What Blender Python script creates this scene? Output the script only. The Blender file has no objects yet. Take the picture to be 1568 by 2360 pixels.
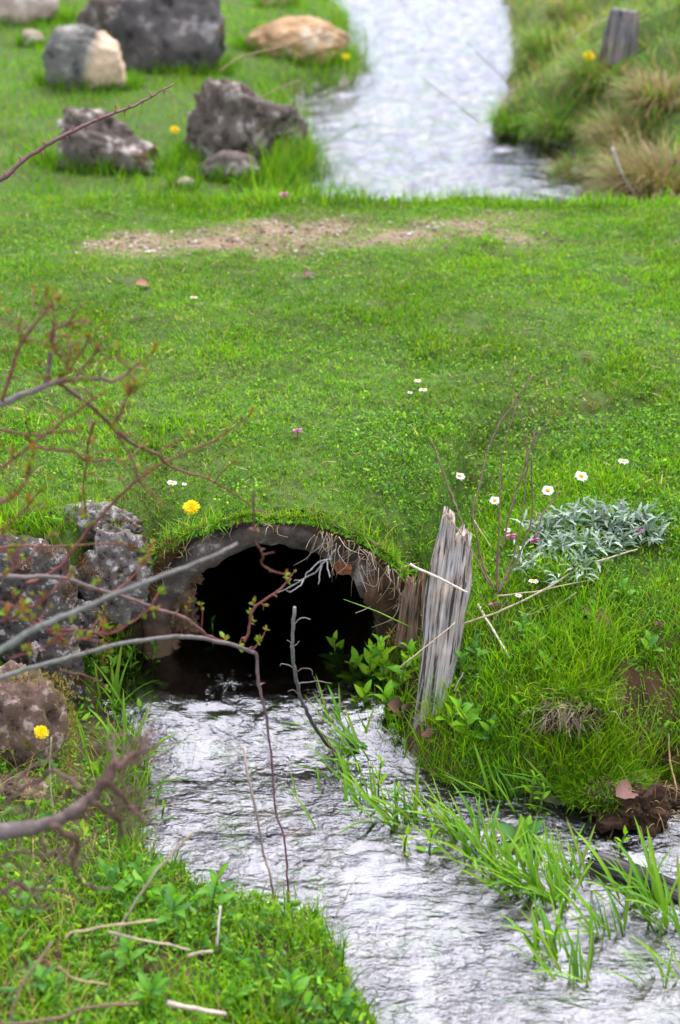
import bpy, bmesh, math, random
import numpy as np
from mathutils import Vector, Matrix, Euler

# ------------------------------------------------------------------ camera, sky, sun, exposure
scene = bpy.context.scene
C = scene.collection
FPX, CAMH, PITCH = 3540.0, 1.62, math.radians(28.0)      # focal length in 1568x2360 px units
cam_d = bpy.data.cameras.new("camera")
cam = bpy.data.objects.new("camera", cam_d); C.objects.link(cam)
cam.location = (0, 0, CAMH); cam.rotation_euler = (math.pi/2 - PITCH, 0, 0)
cam_d.sensor_fit = 'VERTICAL'; cam_d.sensor_height = 36.0; cam_d.sensor_width = 24.0
cam_d.lens = 36.0 * FPX / 2360.0
cam_d.clip_start = 0.05; cam_d.clip_end = 400
cam_d.dof.use_dof = True; cam_d.dof.focus_distance = 2.72; cam_d.dof.aperture_fstop = 3.6
scene.camera = cam

SUN_EL, SUN_AZ = math.radians(60), math.radians(22)        # thinly clouded sun ahead of the camera
world = bpy.data.worlds.new("World"); scene.world = world; world.use_nodes = True
wn, wl = world.node_tree.nodes, world.node_tree.links
wn.clear()
sky = wn.new("ShaderNodeTexSky"); sky.sky_type = 'NISHITA'; sky.sun_disc = False
sky.sun_elevation = SUN_EL; sky.sun_rotation = SUN_AZ; sky.dust_density = 1.0; sky.air_density = 1.0
hs = wn.new("ShaderNodeHueSaturation"); hs.inputs['Saturation'].default_value = 0.45; hs.inputs['Hue'].default_value = 0.53
tc = wn.new("ShaderNodeTexCoord")
cl = wn.new("ShaderNodeTexNoise"); cl.inputs['Scale'].default_value = 2.6; cl.inputs['Detail'].default_value = 5
cr = wn.new("ShaderNodeMapRange"); cr.inputs[1].default_value = 0.35; cr.inputs[2].default_value = 0.68
cr.inputs[3].default_value = 0.75; cr.inputs[4].default_value = 1.35
mx = wn.new("ShaderNodeMix"); mx.data_type = 'RGBA'; mx.blend_type = 'MULTIPLY'; mx.inputs[0].default_value = 1.0
bg = wn.new("ShaderNodeBackground"); bg.inputs['Strength'].default_value = 0.15
wo = wn.new("ShaderNodeOutputWorld")
wl.new(sky.outputs[0], hs.inputs['Color']); wl.new(tc.outputs['Generated'], cl.inputs['Vector'])
wl.new(cl.outputs['Fac'], cr.inputs[0]); wl.new(hs.outputs[0], mx.inputs[6]); wl.new(cr.outputs[0], mx.inputs[7])
wl.new(mx.outputs[2], bg.inputs['Color']); wl.new(bg.outputs[0], wo.inputs[0])

sun_d = bpy.data.lights.new("sun", 'SUN'); sun_d.energy = 1.5; sun_d.angle = math.radians(55); sun_d.color = (1, 0.985, 0.97)
sun = bpy.data.objects.new("sun", sun_d); C.objects.link(sun)
sv = Vector((math.sin(SUN_AZ)*math.cos(SUN_EL), math.cos(SUN_AZ)*math.cos(SUN_EL), math.sin(SUN_EL)))
sun.rotation_euler = sv.to_track_quat('Z', 'Y').to_euler(); sun.location = (0, 3, 6)

scene.view_settings.view_transform = 'Standard'; scene.view_settings.look = 'None'
scene.view_settings.exposure = 1.78; scene.view_settings.gamma = 1.0
scene.render.engine = 'CYCLES'
scene.cycles.max_bounces = 8; scene.cycles.transparent_max_bounces = 12
scene.cycles.caustics_reflective = False; scene.cycles.caustics_refractive = False
scene.cycles.use_denoising = True
scene.cycles.sample_clamp_indirect = 6.0

rng = np.random.default_rng(7); random.seed(7)
SC, SS = math.cos(PITCH), math.sin(PITCH)

# ------------------------------------------------------------------ numeric helpers
def _hash(ix, iy, iz, seed):
    h = (ix.astype(np.uint32)*np.uint32(374761393)) ^ (iy.astype(np.uint32)*np.uint32(668265263)) ^ (iz.astype(np.uint32)*np.uint32(2147483647)) ^ np.uint32((seed*974711+12345) & 0xffffffff)
    h = (h ^ (h >> np.uint32(13))) * np.uint32(1274126177)
    h = (h ^ (h >> np.uint32(16))) * np.uint32(2246822519)
    return ((h ^ (h >> np.uint32(15))) & np.uint32(0xffffff)).astype(np.float64) / 16777215.0
def vnoise(p, seed=0):
    p = np.asarray(p, float); i = np.floor(p).astype(np.int64); f = p - i; u = f*f*(3-2*f)
    r = 0
    for a in (0, 1):
        for b in (0, 1):
            for c in (0, 1):
                w = (u[:, 0] if a else 1-u[:, 0])*(u[:, 1] if b else 1-u[:, 1])*(u[:, 2] if c else 1-u[:, 2])
                r = r + w*_hash(i[:, 0]+a, i[:, 1]+b, i[:, 2]+c, seed)
    return r*2 - 1
def fbm(p, octv=4, seed=0, gain=0.5):
    p = np.asarray(p, float); a, r = 1.0, 0
    for k in range(octv):
        r = r + a*vnoise(p*(2.03**k) + k*17.3, seed+k); a *= gain
    return r
def n2(x, y, s, octv=3, seed=0):
    return fbm(np.stack([np.ravel(x)*s, np.ravel(y)*s, np.zeros(np.size(x))+seed*3.7], 1), octv, seed).reshape(np.shape(x))
def sm(a, b, x):
    t = np.clip((np.asarray(x, float)-a)/(b-a), 0, 1); return t*t*(3-2*t)

def poly_sd(x, y, poly):                       # signed distance, positive outside
    x, y = np.ravel(x).astype(float), np.ravel(y).astype(float)
    d = np.full(x.shape, 1e9); ins = np.zeros(x.shape, bool); n = len(poly)
    for i in range(n):
        ax, ay = poly[i]; bx, by = poly[(i+1) % n]
        ex, ey = bx-ax, by-ay
        t = np.clip(((x-ax)*ex+(y-ay)*ey)/(ex*ex+ey*ey), 0, 1)
        d = np.minimum(d, (x-ax-t*ex)**2+(y-ay-t*ey)**2)
        c = ((ay > y) != (by > y)) & (x < (bx-ax)*(y-ay)/((by-ay) if by != ay else 1e-9)+ax)
        ins ^= c
    d = np.sqrt(d); return np.where(ins, -d, d)

W_NEAR = [(0.06, 2.53), (0.05, 2.31), (0.12, 2.17), (0.21, 2.10), (0.32, 2.075), (0.43, 2.03), (0.60, 2.10), (0.9, 2.15), (3.0, 2.2), (3.0, -1),
          (0.10, -1), (0.03, 1.0), (0.05, 1.56), (-0.016, 1.74), (-0.178, 1.824), (-0.318, 1.936), (-0.322, 2.07), (-0.335, 2.15), (-0.396, 2.28), (-0.375, 2.42), (-0.34, 2.53)]
W_FAR = [(-0.16, 4.2), (-0.15, 5.2), (-0.14, 5.67), (-0.15, 6.11), (-0.27, 6.8), (0.06, 7.3), (0.075, 7.5), (0.04, 8.7), (-0.09, 9.4), (-0.7, 12), (-2.2, 17), (-4, 24),
         (0.2, 24), (1.2, 17), (1.15, 12), (0.98, 9.4), (0.93, 8.1), (0.80, 6.86), (0.64, 6.36), (0.80, 6.16), (0.92, 5.85), (1.0, 5.28), (1.08, 4.2)]
ZWN, ZWF = -0.02, 0.04
PX, PZ, PR, PRO, PY = -0.126, 0.045, 0.197, 0.247, 2.435     # culvert axis x, axis z, inner and outer radius, mouth y

def zones(x, y):
    x, y = np.ravel(x).astype(float), np.ravel(y).astype(float)
    wob = 0.025*n2(x, y, 9, 3, 4)
    sn = poly_sd(x, y, W_NEAR) + wob*sm(2.42, 2.3, y)
    sf = poly_sd(x, y, W_FAR) + wob*3
    return sn, sf
def height(x, y):
    shp = np.shape(x); x, y = np.ravel(x).astype(float), np.ravel(y).astype(float)
    sn, sf = zones(x, y)
    # near banks
    right = sm(-0.02, 0.10, x)*sm(1.85, 2.0, y)
    po, pf = np.maximum(sn, 0), np.maximum(sf, 0)
    low = 0.05*(1-np.exp(-po/0.05)) + 0.10*po
    hi = 0.02*(1-np.exp(-po/0.02)) + 0.325*(1-np.exp(-po/0.26))
    zb = ZWN + low*(1-right) + hi*right
    zb = np.where(sn < 0, ZWN - 0.075*(1-np.exp(sn/0.07)), zb)
    # embankment carrying the track over the pipe
    yf = 2.448 - 0.09*sm(-0.44, -0.52, x) + 0.02*n2(x, y*0, 6, 2, 8)*sm(0.12, 0.3, np.abs(x-PX)) + 0.007*n2(x, y*0, 25, 2, 18)
    crown = 0.302 + 0.022*np.sin(np.clip((y-2.5)/1.95, 0, 1)*math.pi) + 0.012*n2(x, y, 2.2, 3, 2)
    yb = 4.42 + 0.05*n2(x, y*0, 3, 2, 9) + 0.06*sm(0.2, -0.4, x)
    dx = np.abs(x-PX); zfr = PZ+np.sqrt(np.maximum((PRO+0.014)**2-dx*dx, 0.0))
    zfr = np.maximum(zfr, 0.10+0.19*sm(-0.34, -0.43, x)); crown = crown-np.maximum(crown-zfr, 0)*np.exp(-np.maximum(y-2.46, 0)/0.13)
    drop = 1 - sm(0, 0.22, y-yb)
    rise = sm(-0.005, 0.04+0.5*sm(0.12, 0.3, x), y-yf)
    ze = -0.09 + (crown+0.09)*rise*drop
    # far banks
    lf = 0.10*(1-np.exp(-pf/0.12)) + 0.05*np.minimum(pf, 6)
    rf = 0.06*(1-np.exp(-pf/0.05)) + 0.62*np.minimum(pf, 1.6) + 0.1*np.maximum(pf-1.6, 0)
    side = sm(0.1, 0.5, x-0.0)
    zf = ZWF + lf*(1-side) + rf*side
    zf = np.where(sf < 0, ZWF - 0.14*(1-np.exp(sf/0.1)), zf)
    isfar = sm(4.2, 4.5, y)
    z = np.where(y < 3.4, np.maximum(zb, ze), np.maximum(zf*isfar-0.2*(1-isfar), ze))
    land = np.where(y < 3.4, np.maximum(sm(0, 0.06, sn), rise), np.maximum(sm(0, 0.15, sf), drop))
    z = z + land*(0.010*n2(x, y, 7, 3, 1) + 0.004*n2(x, y, 30, 2, 3)) + (1-land)*0.010*n2(x, y, 20, 3, 5)
    return z.reshape(shp)
def track(x, y):                                # worn gravel track over the embankment
    m = 0.8*sm(0.24, 0.04, np.abs(y-4.09-0.04*np.sin(x*3)))*sm(-0.85, -0.55, x)*sm(0.66, 0.40, x)
    return np.clip(m*1.25 + 0.9*n2(x, y, 6, 4, 12)*np.minimum(m*3, 1), 0, 1)
def ray(u, v):
    a, b = (u-784)/FPX, (1180-v)/FPX
    return np.array([a, SC+SS*b, -SS+SC*b])
def at_y(u, v, y):
    d = ray(u, v); t = y/d[1]; return Vector((d[0]*t, y, CAMH+d[2]*t))
def on_z(u, v, z):
    d = ray(u, v); t = (z-CAMH)/d[2]; return Vector((d[0]*t, d[1]*t, z))
def on_ground(u, v, t0=1.2, lift=0.0):
    d = ray(u, v); ts = np.arange(t0, 14, 0.012)
    zz = CAMH+d[2]*ts - height(d[0]*ts, d[1]*ts) - lift
    k = np.argmax(zz < 0); t = ts[k]
    return Vector((d[0]*t, d[1]*t, CAMH+d[2]*t))
def pxm(p):                                     # metres per 1568-wide pixel at a point
    return (p.y*SC - (p.z-CAMH)*SS)/FPX
def project(x, y, z):
    dz = z-CAMH; dep = y*SC-dz*SS; up = y*SS+dz*SC
    return 784+FPX*x/dep, 1180-FPX*up/dep

# ------------------------------------------------------------------ mesh and object helpers
class Geo:
    def __init__(s): s.V, s.T, s.Q, s.K, s.n = [], [], [], [], 0
    def add(s, V, T=None, Q=None, col=(1, 1, 1)):
        V = np.asarray(V, float).reshape(-1, 3)
        if T is not None and len(T): s.T.append(np.asarray(T, int).reshape(-1, 3)+s.n)
        if Q is not None and len(Q): s.Q.append(np.asarray(Q, int).reshape(-1, 4)+s.n)
        col = np.asarray(col, float)
        if col.ndim == 1: col = np.tile(col, (len(V), 1))
        s.V.append(V); s.K.append(col); s.n += len(V)
    def mesh(s, name, mat, smooth=True):
        me = bpy.data.meshes.new(name)
        V = np.concatenate(s.V); K = np.concatenate(s.K)
        T = np.concatenate(s.T) if s.T else np.zeros((0, 3), int); Q = np.concatenate(s.Q) if s.Q else np.zeros((0, 4), int)
        me.vertices.add(len(V)); me.vertices.foreach_set('co', V.astype(np.float32).ravel())
        me.loops.add(T.size+Q.size); me.loops.foreach_set('vertex_index', np.concatenate([T.ravel(), Q.ravel()]).astype(np.int32))
        me.polygons.add(len(T)+len(Q))
        st = np.concatenate([np.arange(len(T))*3, T.size+np.arange(len(Q))*4]).astype(np.int32)
        me.polygons.foreach_set('loop_start', st)
        me.update(calc_edges=True)
        if smooth: me.polygons.foreach_set('use_smooth', np.ones(len(T)+len(Q), bool))
        at = me.attributes.new('col', 'FLOAT_COLOR', 'POINT')
        at.data.foreach_set('color', np.concatenate([K, np.ones((len(K), 1))], 1).astype(np.float32).ravel())
        if mat: me.materials.append(mat)
        me.validate(); return me
def link(name, data, parent=None, loc=None, rot=None, scl=None):
    o = bpy.data.objects.new(name, data); C.objects.link(o)
    if parent is not None: o.parent = parent
    if loc is not None: o.location = loc
    if rot is not None: o.rotation_euler = rot
    if scl is not None: o.scale = scl if hasattr(scl, '__len__') else (scl, scl, scl)
    return o
def tag(o, label=None, cat=None, group=None, kind=None):
    if label: o['label'] = label
    if cat: o['category'] = cat
    if group: o['group'] = group
    if kind: o['kind'] = kind
    return o
def empty(name, loc, label=None, cat=None, group=None):
    o = bpy.data.objects.new(name, None); C.objects.link(o); o.location = loc; o.empty_display_size = 0.05
    return tag(o, label, cat, group)

def smooth_path(pts, n=6):
    P = [np.array(p, float) for p in pts]
    if len(P) < 3: return np.array([P[0]+(P[-1]-P[0])*t for t in np.linspace(0, 1, n+1)])
    P = [2*P[0]-P[1]]+P+[2*P[-1]-P[-2]]; out = []
    for i in range(1, len(P)-2):
        p0, p1, p2, p3 = P[i-1:i+3]
        for t in np.linspace(0, 1, n, endpoint=False):
            out.append(0.5*((2*p1)+(-p0+p2)*t+(2*p0-5*p1+4*p2-p3)*t*t+(-p0+3*p1-3*p2+p3)*t**3))
    out.append(P[-2]); return np.array(out)
def tube(geo, path, rad, sides=6, col=(1, 1, 1), jit=0.0):
    path = np.asarray(path, float); n = len(path)
    rad = np.interp(np.linspace(0, 1, n), np.linspace(0, 1, len(rad)), rad) if hasattr(rad, '__len__') else np.full(n, rad)
    if jit: rad = rad*(1+jit*rng.uniform(-1, 1, n))
    tg = np.gradient(path, axis=0); tg /= np.linalg.norm(tg, axis=1)[:, None]+1e-12
    up = np.array([0.31, 0.12, 0.94]); a = np.cross(tg, up); a /= np.linalg.norm(a, axis=1)[:, None]+1e-9; b = np.cross(tg, a)
    th = np.arange(sides)*2*math.pi/sides
    V = path[:, None, :]+rad[:, None, None]*(np.cos(th)[None, :, None]*a[:, None, :]+np.sin(th)[None, :, None]*b[:, None, :])
    V = V.reshape(-1, 3); i = np.arange(n-1)[:, None]*sides; j = np.arange(sides)[None, :]; k = (j+1) % sides
    Q = np.stack([i+j, i+k, i+sides+k, i+sides+j], -1).reshape(-1, 4)
    V = np.concatenate([V, path[:1], path[-1:]]); c0, c1 = n*sides, n*sides+1
    T = [(c0, (q+1) % sides, q) for q in range(sides)]+[(c1, (n-1)*sides+q, (n-1)*sides+(q+1) % sides) for q in range(sides)]
    geo.add(V, T, Q, col)

def blades(geo, P, h, w, az, lean, curl, col, seg=3, tipcol=None):
    """grass blades as tapered bent strips: P base, h height, w width, az heading, lean / curl in radians"""
    N = len(P); ts = np.linspace(0, 1, seg+1)
    d = np.stack([np.cos(az), np.sin(az), np.zeros(N)], 1); s = np.stack([-np.sin(az), np.cos(az), np.zeros(N)], 1)
    tw = rng.uniform(-0.9, 0.9, N); s2 = s*np.cos(tw)[:, None]+d*np.sin(tw)[:, None]
    pos = P.copy(); lv = []; ang = lean.copy()
    for k, t in enumerate(ts):
        ww = w*(1-t**1.8)*(0.75+0.5*min(t*3, 0.5))
        if k < seg: lv += [pos-s2*ww[:, None]*0.5, pos+s2*ww[:, None]*0.5]
        else: lv.append(pos.copy())
        step = (h/seg)[:, None]
        pos = pos+step*(np.sin(ang)[:, None]*d+np.cos(ang)[:, None]*np.array([0, 0, 1.0])); ang = ang+curl/seg
    nv = 2*seg+1; V = np.stack(lv, 1).reshape(-1, 3); b = np.arange(N)[:, None]*nv
    Q = np.concatenate([b+np.array([2*k, 2*k+1, 2*k+3, 2*k+2])[None] for k in range(seg-1)]) if seg > 1 else None
    T = b+np.array([2*seg-2, 2*seg-1, 2*seg])[None]
    tip = col if tipcol is None else tipcol
    K = np.stack([col*(1-t)+tip*t for t in np.repeat(ts, 2)[:nv]], 1).reshape(-1, 3)
    geo.add(V, T, Q, K)
def discs(geo, P, r, nrm, col, k=6, asp=1.0):
    """small rounded leaves lying on direction nrm"""
    N = len(P); a = np.cross(nrm, rng.normal(size=(N, 3))); a /= np.linalg.norm(a, axis=1)[:, None]; b = np.cross(nrm, a)
    th = np.arange(k)*2*math.pi/k
    V = P[:, None]+r[:, None, None]*(np.cos(th)[None, :, None]*a[:, None]+asp*np.sin(th)[None, :, None]*b[:, None])
    V = V+nrm[:, None]*(r[:, None]*0.25*np.cos(2*th)[None])[:, :, None]
    base = np.arange(N)[:, None]*k
    T = np.concatenate([base+np.array([0, q, q+1])[None] for q in range(1, k-1)])
    geo.add(V.reshape(-1, 3), T, None, np.repeat(col, k, 0))
def pal(n, cols, wts):
    """random mix of palette colours with jitter"""
    cols = np.array(cols, float); i = rng.choice(len(cols), n, p=np.array(wts)/np.sum(wts)); j = rng.choice(len(cols), n, p=np.array(wts)/np.sum(wts))
    t = rng.uniform(0, 0.5, n)[:, None]; return (cols[i]*(1-t)+cols[j]*t)*rng.uniform(0.62, 1.32, (n, 1))

# ------------------------------------------------------------------ materials
def mat(name):
    m = bpy.data.materials.new(name); m.use_nodes = True; nt = m.node_tree; nt.nodes.clear()
    out = nt.nodes.new("ShaderNodeOutputMaterial"); return m, nt.nodes, nt.links, out
def nd(N, t, **kw):
    n = N.new(t)
    for k, v in kw.items():
        if k in n.inputs: n.inputs[k].default_value = v
        else: setattr(n, k, v)
    return n
def ramp(N, stops):
    r = N.new("ShaderNodeValToRGB"); e = r.color_ramp.elements
    e[0].position, e[0].color = stops[0][0], (*stops[0][1], 1); e[1].position, e[1].color = stops[-1][0], (*stops[-1][1], 1)
    for p, c in stops[1:-1]: q = e.new(p); q.color = (*c, 1)
    return r
def leaf_material(name, trans=0.35, rough=0.55, spec=0.18, tint=(1, 1, 1)):
    m, N, L, out = mat(name)
    at = nd(N, "ShaderNodeAttribute", attribute_name='col')
    no = nd(N, "ShaderNodeTexNoise", Scale=220.0, Detail=2.0)
    mr = nd(N, "ShaderNodeMapRange"); mr.inputs[3].default_value = 0.75; mr.inputs[4].default_value = 1.25
    mu = nd(N, "ShaderNodeMix", data_type='RGBA', blend_type='MULTIPLY'); mu.inputs[0].default_value = 1
    mt = nd(N, "ShaderNodeMix", data_type='RGBA', blend_type='MULTIPLY'); mt.inputs[0].default_value = 1; mt.inputs[7].default_value = (*tint, 1)
    p = nd(N, "ShaderNodeBsdfPrincipled", Roughness=rough); p.inputs['Specular IOR Level'].default_value = spec
    tr = nd(N, "ShaderNodeBsdfTranslucent"); ms = nd(N, "ShaderNodeMixShader"); ms.inputs[0].default_value = trans
    tg = nd(N, "ShaderNodeMix", data_type='RGBA', blend_type='MULTIPLY'); tg.inputs[0].default_value = 1; tg.inputs[7].default_value = (1.15, 1.25, 0.5, 1)
    L.new(no.outputs['Fac'], mr.inputs[0]); L.new(at.outputs['Color'], mu.inputs[6]); L.new(mr.outputs[0], mu.inputs[7])
    L.new(mu.outputs[2], mt.inputs[6]); L.new(mt.outputs[2], p.inputs['Base Color']); L.new(mt.outputs[2], tg.inputs[6]); L.new(tg.outputs[2], tr.inputs['Color'])
    L.new(p.outputs[0], ms.inputs[1]); L.new(tr.outputs[0], ms.inputs[2]); L.new(ms.outputs[0], out.inputs[0]); return m
def plain_material(name, rough=0.8, spec=0.25, scale=60.0, amp=0.35, bump=0.3, bscale=150.0):
    """colour from the 'col' attribute, mottled, with fine relief"""
    m, N, L, out = mat(name)
    at = nd(N, "ShaderNodeAttribute", attribute_name='col'); co = nd(N, "ShaderNodeTexCoord")
    no = nd(N, "ShaderNodeTexNoise", Scale=scale, Detail=6.0); L.new(co.outputs['Object'], no.inputs['Vector'])
    mr = nd(N, "ShaderNodeMapRange"); mr.inputs[1].default_value = 0.25; mr.inputs[2].default_value = 0.75; mr.inputs[3].default_value = 1-amp; mr.inputs[4].default_value = 1+amp
    mu = nd(N, "ShaderNodeMix", data_type='RGBA', blend_type='MULTIPLY'); mu.inputs[0].default_value = 1
    nb = nd(N, "ShaderNodeTexNoise", Scale=bscale, Detail=5.0); L.new(co.outputs['Object'], nb.inputs['Vector'])
    bp = nd(N, "ShaderNodeBump", Strength=bump, Distance=0.004); L.new(nb.outputs['Fac'], bp.inputs['Height'])
    p = nd(N, "ShaderNodeBsdfPrincipled", Roughness=rough); p.inputs['Specular IOR Level'].default_value = spec
    L.new(no.outputs['Fac'], mr.inputs[0]); L.new(at.outputs['Color'], mu.inputs[6]); L.new(mr.outputs[0], mu.inputs[7])
    L.new(mu.outputs[2], p.inputs['Base Color']); L.new(bp.outputs[0], p.inputs['Normal']); L.new(p.outputs[0], out.inputs[0]); return m
M_LEAF = leaf_material("grass_blade"); M_BROAD = leaf_material("broad_leaf", 0.3, 0.5, 0.22)
M_DRY = leaf_material("dry_grass", 0.15, 0.7, 0.2)
M_SOIL = plain_material("soil", 0.9, 0.2, 45, 0.4, 0.7, 120)
M_STEM = plain_material("stem", 0.6, 0.3, 120, 0.35, 0.4, 300)
M_PETAL = leaf_material("petal", 0.25, 0.5, 0.2)

# ------------------------------------------------------------------ ground
def axis(fine0, fine1, step, lo, hi, grow=1.18):
    a = list(np.arange(fine0, fine1+1e-9, step)); s = step; x = a[-1]
    while x < hi: s *= grow; x += s; a.append(x)
    s, x, b = step, a[0], []
    while x > lo: s *= grow; x -= s; b.append(x)
    return np.array(b[::-1]+a)
gx = axis(-1.0, 1.05, 0.011, -40, 40, 1.10); gy = axis(1.45, 4.75, 0.011, -6, 60, 1.035)
GX, GY = np.meshgrid(gx, gy); GZ = height(GX, GY)
nx, ny = len(gx), len(gy)
i = np.arange(ny-1)[:, None]*nx+np.arange(nx-1)[None]
Q = np.stack([i, i+1, i+nx+1, i+nx], -1).reshape(-1, 4)
V = np.stack([GX.ravel(), GY.ravel(), GZ.ravel()], 1)
fc = V[Q].mean(1)
cut = (np.hypot(fc[:, 0]-PX, fc[:, 2]-PZ) < 0.242) & (fc[:, 1] > 2.42) & (fc[:, 1] < 2.60) & (fc[:, 2] > -0.075)
Q = Q[~cut]
sn, sf = zones(V[:, 0], V[:, 1])
soil = np.array([0.07, 0.045, 0.025]); turf = np.array([0.05, 0.10, 0.010]); bed = np.array([0.17, 0.155, 0.115]); grav = np.array([0.21, 0.145, 0.09])
wet = np.where(V[:, 1] < 3.4, (sn < 0) & (V[:, 2] < 0.0), (sf < 0) & (V[:, 2] < 0.06))
tr = track(V[:, 0], V[:, 1])[:, None]; mixn = sm(-0.4, 0.5, n2(V[:, 0], V[:, 1], 14, 3, 21))[:, None]
K = turf*(1-0.3*mixn)+soil*0.3*mixn
K = K*(1-tr)+grav*tr
rim = (np.hypot(V[:, 0]-PX, V[:, 2]-PZ) < 0.33)*(V[:, 1] < 2.47)
K = np.where(rim[:, None], soil*(0.8+0.6*mixn), K)
bedm = sm(0.0, 0.5, n2(V[:, 0], V[:, 1], 22, 3, 23))[:, None]; bedc = bed*(0.5+0.8*mixn)*(1-bedm)+np.array([0.10, 0.15, 0.03])*bedm
pool = sm(2.15, 2.3, V[:, 1])[:, None]; bedc = bedc*(1+0.5*pool)
K = np.where(wet[:, None], bedc, K)
mud = sm(0.16, 0.08, np.hypot(V[:, 0]-0.56, (V[:, 1]-2.17)*1.2))[:, None]*(V[:, 1] < 3)[:, None]; K = K*(1-mud)+np.array([0.085, 0.043, 0.022])*(0.6+0.7*mixn)*mud
g = Geo(); g.add(V, None, Q, K)
ground = tag(link("ground", g.mesh("ground", M_SOIL)), kind='structure')

# ------------------------------------------------------------------ water
def water_material(ior=1.8, s1=60.0, s2=140.0, d1=0.0078, d2=0.0030):
    m, N, L, out = mat("running_water")
    co = nd(N, "ShaderNodeTexCoord"); mp = nd(N, "ShaderNodeMapping"); mp.inputs['Scale'].default_value = (0.65, 1.2, 1.0); mp.inputs['Rotation'].default_value = (0, 0, 0.34)
    L.new(co.outputs['Object'], mp.inputs['Vector'])
    n1 = nd(N, "ShaderNodeTexNoise", Scale=s1, Detail=3.0, Roughness=0.5, Distortion=0.35)
    n2_ = nd(N, "ShaderNodeTexNoise", Scale=s2, Detail=3.0, Roughness=0.5, Distortion=0.5)
    for n in (n1, n2_): L.new(mp.outputs[0], n.inputs['Vector'])
    at = nd(N, "ShaderNodeAttribute", attribute_name='col'); b1 = nd(N, "ShaderNodeBump", Strength=0.9, Distance=d1); b2 = nd(N, "ShaderNodeBump", Strength=0.9, Distance=d2)
    L.new(n1.outputs['Fac'], b1.inputs['Height']); L.new(n2_.outputs['Fac'], b2.inputs['Height']); L.new(b1.outputs[0], b2.inputs['Normal']); 
    fl = nd(N, "ShaderNodeMapping"); fl.inputs['Rotation'].default_value = (0, 0, -0.42); fl.inputs['Scale'].default_value = (9.0, 2.2, 1.0); L.new(co.outputs['Object'], fl.inputs['Vector'])
    nf = nd(N, "ShaderNodeTexNoise", Scale=1.0, Detail=4.0, Roughness=0.6, Distortion=0.8); L.new(fl.outputs[0], nf.inputs['Vector'])
    mf = nd(N, "ShaderNodeMapRange"); mf.inputs[1].default_value = 0.32; mf.inputs[2].default_value = 0.66; mf.inputs[3].default_value = 0.18; mf.inputs[4].default_value = 1.05; L.new(nf.outputs['Fac'], mf.inputs[0])
    mm = nd(N, "ShaderNodeMath", operation='MULTIPLY'); L.new(mf.outputs[0], mm.inputs[0]); L.new(at.outputs['Fac'], mm.inputs[1])
    st = nd(N, "ShaderNodeMapping"); st.inputs['Rotation'].default_value = (0, 0, -0.42); st.inputs['Scale'].default_value = (42.0, 6.0, 1.0); L.new(co.outputs['Object'], st.inputs['Vector'])
    ns = nd(N, "ShaderNodeTexNoise", Scale=1.0, Detail=3.0, Roughness=0.5, Distortion=1.2); L.new(st.outputs[0], ns.inputs['Vector'])
    b0 = nd(N, "ShaderNodeBump", Distance=0.0012); L.new(ns.outputs['Fac'], b0.inputs['Height']); L.new(at.outputs['Fac'], b0.inputs['Strength']); L.new(b0.outputs[0], b1.inputs['Normal'])
    L.new(mm.outputs[0], b1.inputs['Strength']); L.new(mm.outputs[0], b2.inputs['Strength'])
    fr = nd(N, "ShaderNodeFresnel", IOR=ior); L.new(b2.outputs[0], fr.inputs['Normal'])
    gl = nd(N, "ShaderNodeBsdfGlossy", Roughness=0.12); gl.inputs['Color'].default_value = (0.88, 0.88, 1.0, 1); L.new(b2.outputs[0], gl.inputs['Normal'])
    tr = nd(N, "ShaderNodeBsdfTransparent"); tr.inputs['Color'].default_value = (0.80, 0.83, 0.80, 1)
    ms = nd(N, "ShaderNodeMixShader"); L.new(fr.outputs[0], ms.inputs[0]); L.new(tr.outputs[0], ms.inputs[1]); L.new(gl.outputs[0], ms.inputs[2])
    L.new(ms.outputs[0], out.inputs[0]); return m
M_WATER = water_material()
M_WATER_FAR = water_material(1.5, 18.0, 55.0, 0.020, 0.006)
def water(name, xs, ys, z0, keep, amp, M):
    X, Y = np.meshgrid(xs, ys); X, Y = X.ravel(), Y.ravel(); nx = len(xs)
    Z = z0 + amp(X, Y)
    i = np.arange(len(ys)-1)[:, None]*nx+np.arange(nx-1)[None]; Q = np.stack([i, i+1, i+nx+1, i+nx], -1).reshape(-1, 4)
    Q = Q[keep(X[Q].mean(1), Y[Q].mean(1))]
    k = 0.9*np.where(Y < 3.4, 0.10+0.22*sm(2.48, 2.42, Y)+0.68*sm(2.31, 2.20, Y+0.05*n2(X, Y, 9, 2, 37)), 1.0)[:, None]*np.ones((1, 3)); g = Geo(); g.add(np.stack([X, Y, Z], 1), None, Q, k); return tag(link(name, g.mesh(name, M)), kind='structure')
def amp_near(x, y):
    # flow turns from the pipe (towards -y) to the right; waves lie across it
    fx = x+0.25*(2.4-y); a = 0.0026*n2(fx*0.9, y*1.6, 11, 3, 31)+0.0009*n2(fx*0.6, y*1.8, 45, 2, 32)
    hump = 0.004*np.exp(-((y-2.36)/0.05)**2-((x+0.17)/0.11)**2) - 0.004*np.exp(-((y-2.24)/0.06)**2)*sm(0.2, 0, np.abs(x+0.13))
    return a*(0.15+0.85*sm(2.5, 2.38, y))+hump*(1+1.2*n2(x, y, 34, 3, 36)) - 0.012*np.clip(2.3-y, 0, 1) + 0.038*sm(2.12, 2.31, y)
water("stream_near", axis(-0.65, 0.95, 0.006, -0.9, 6, 1.2), axis(1.35, 3.3, 0.006, -4, 3.3, 1.12), ZWN,
      lambda x, y: (y < 2.46) | (np.abs(x-PX) < 0.215), amp_near, M_WATER)
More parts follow.
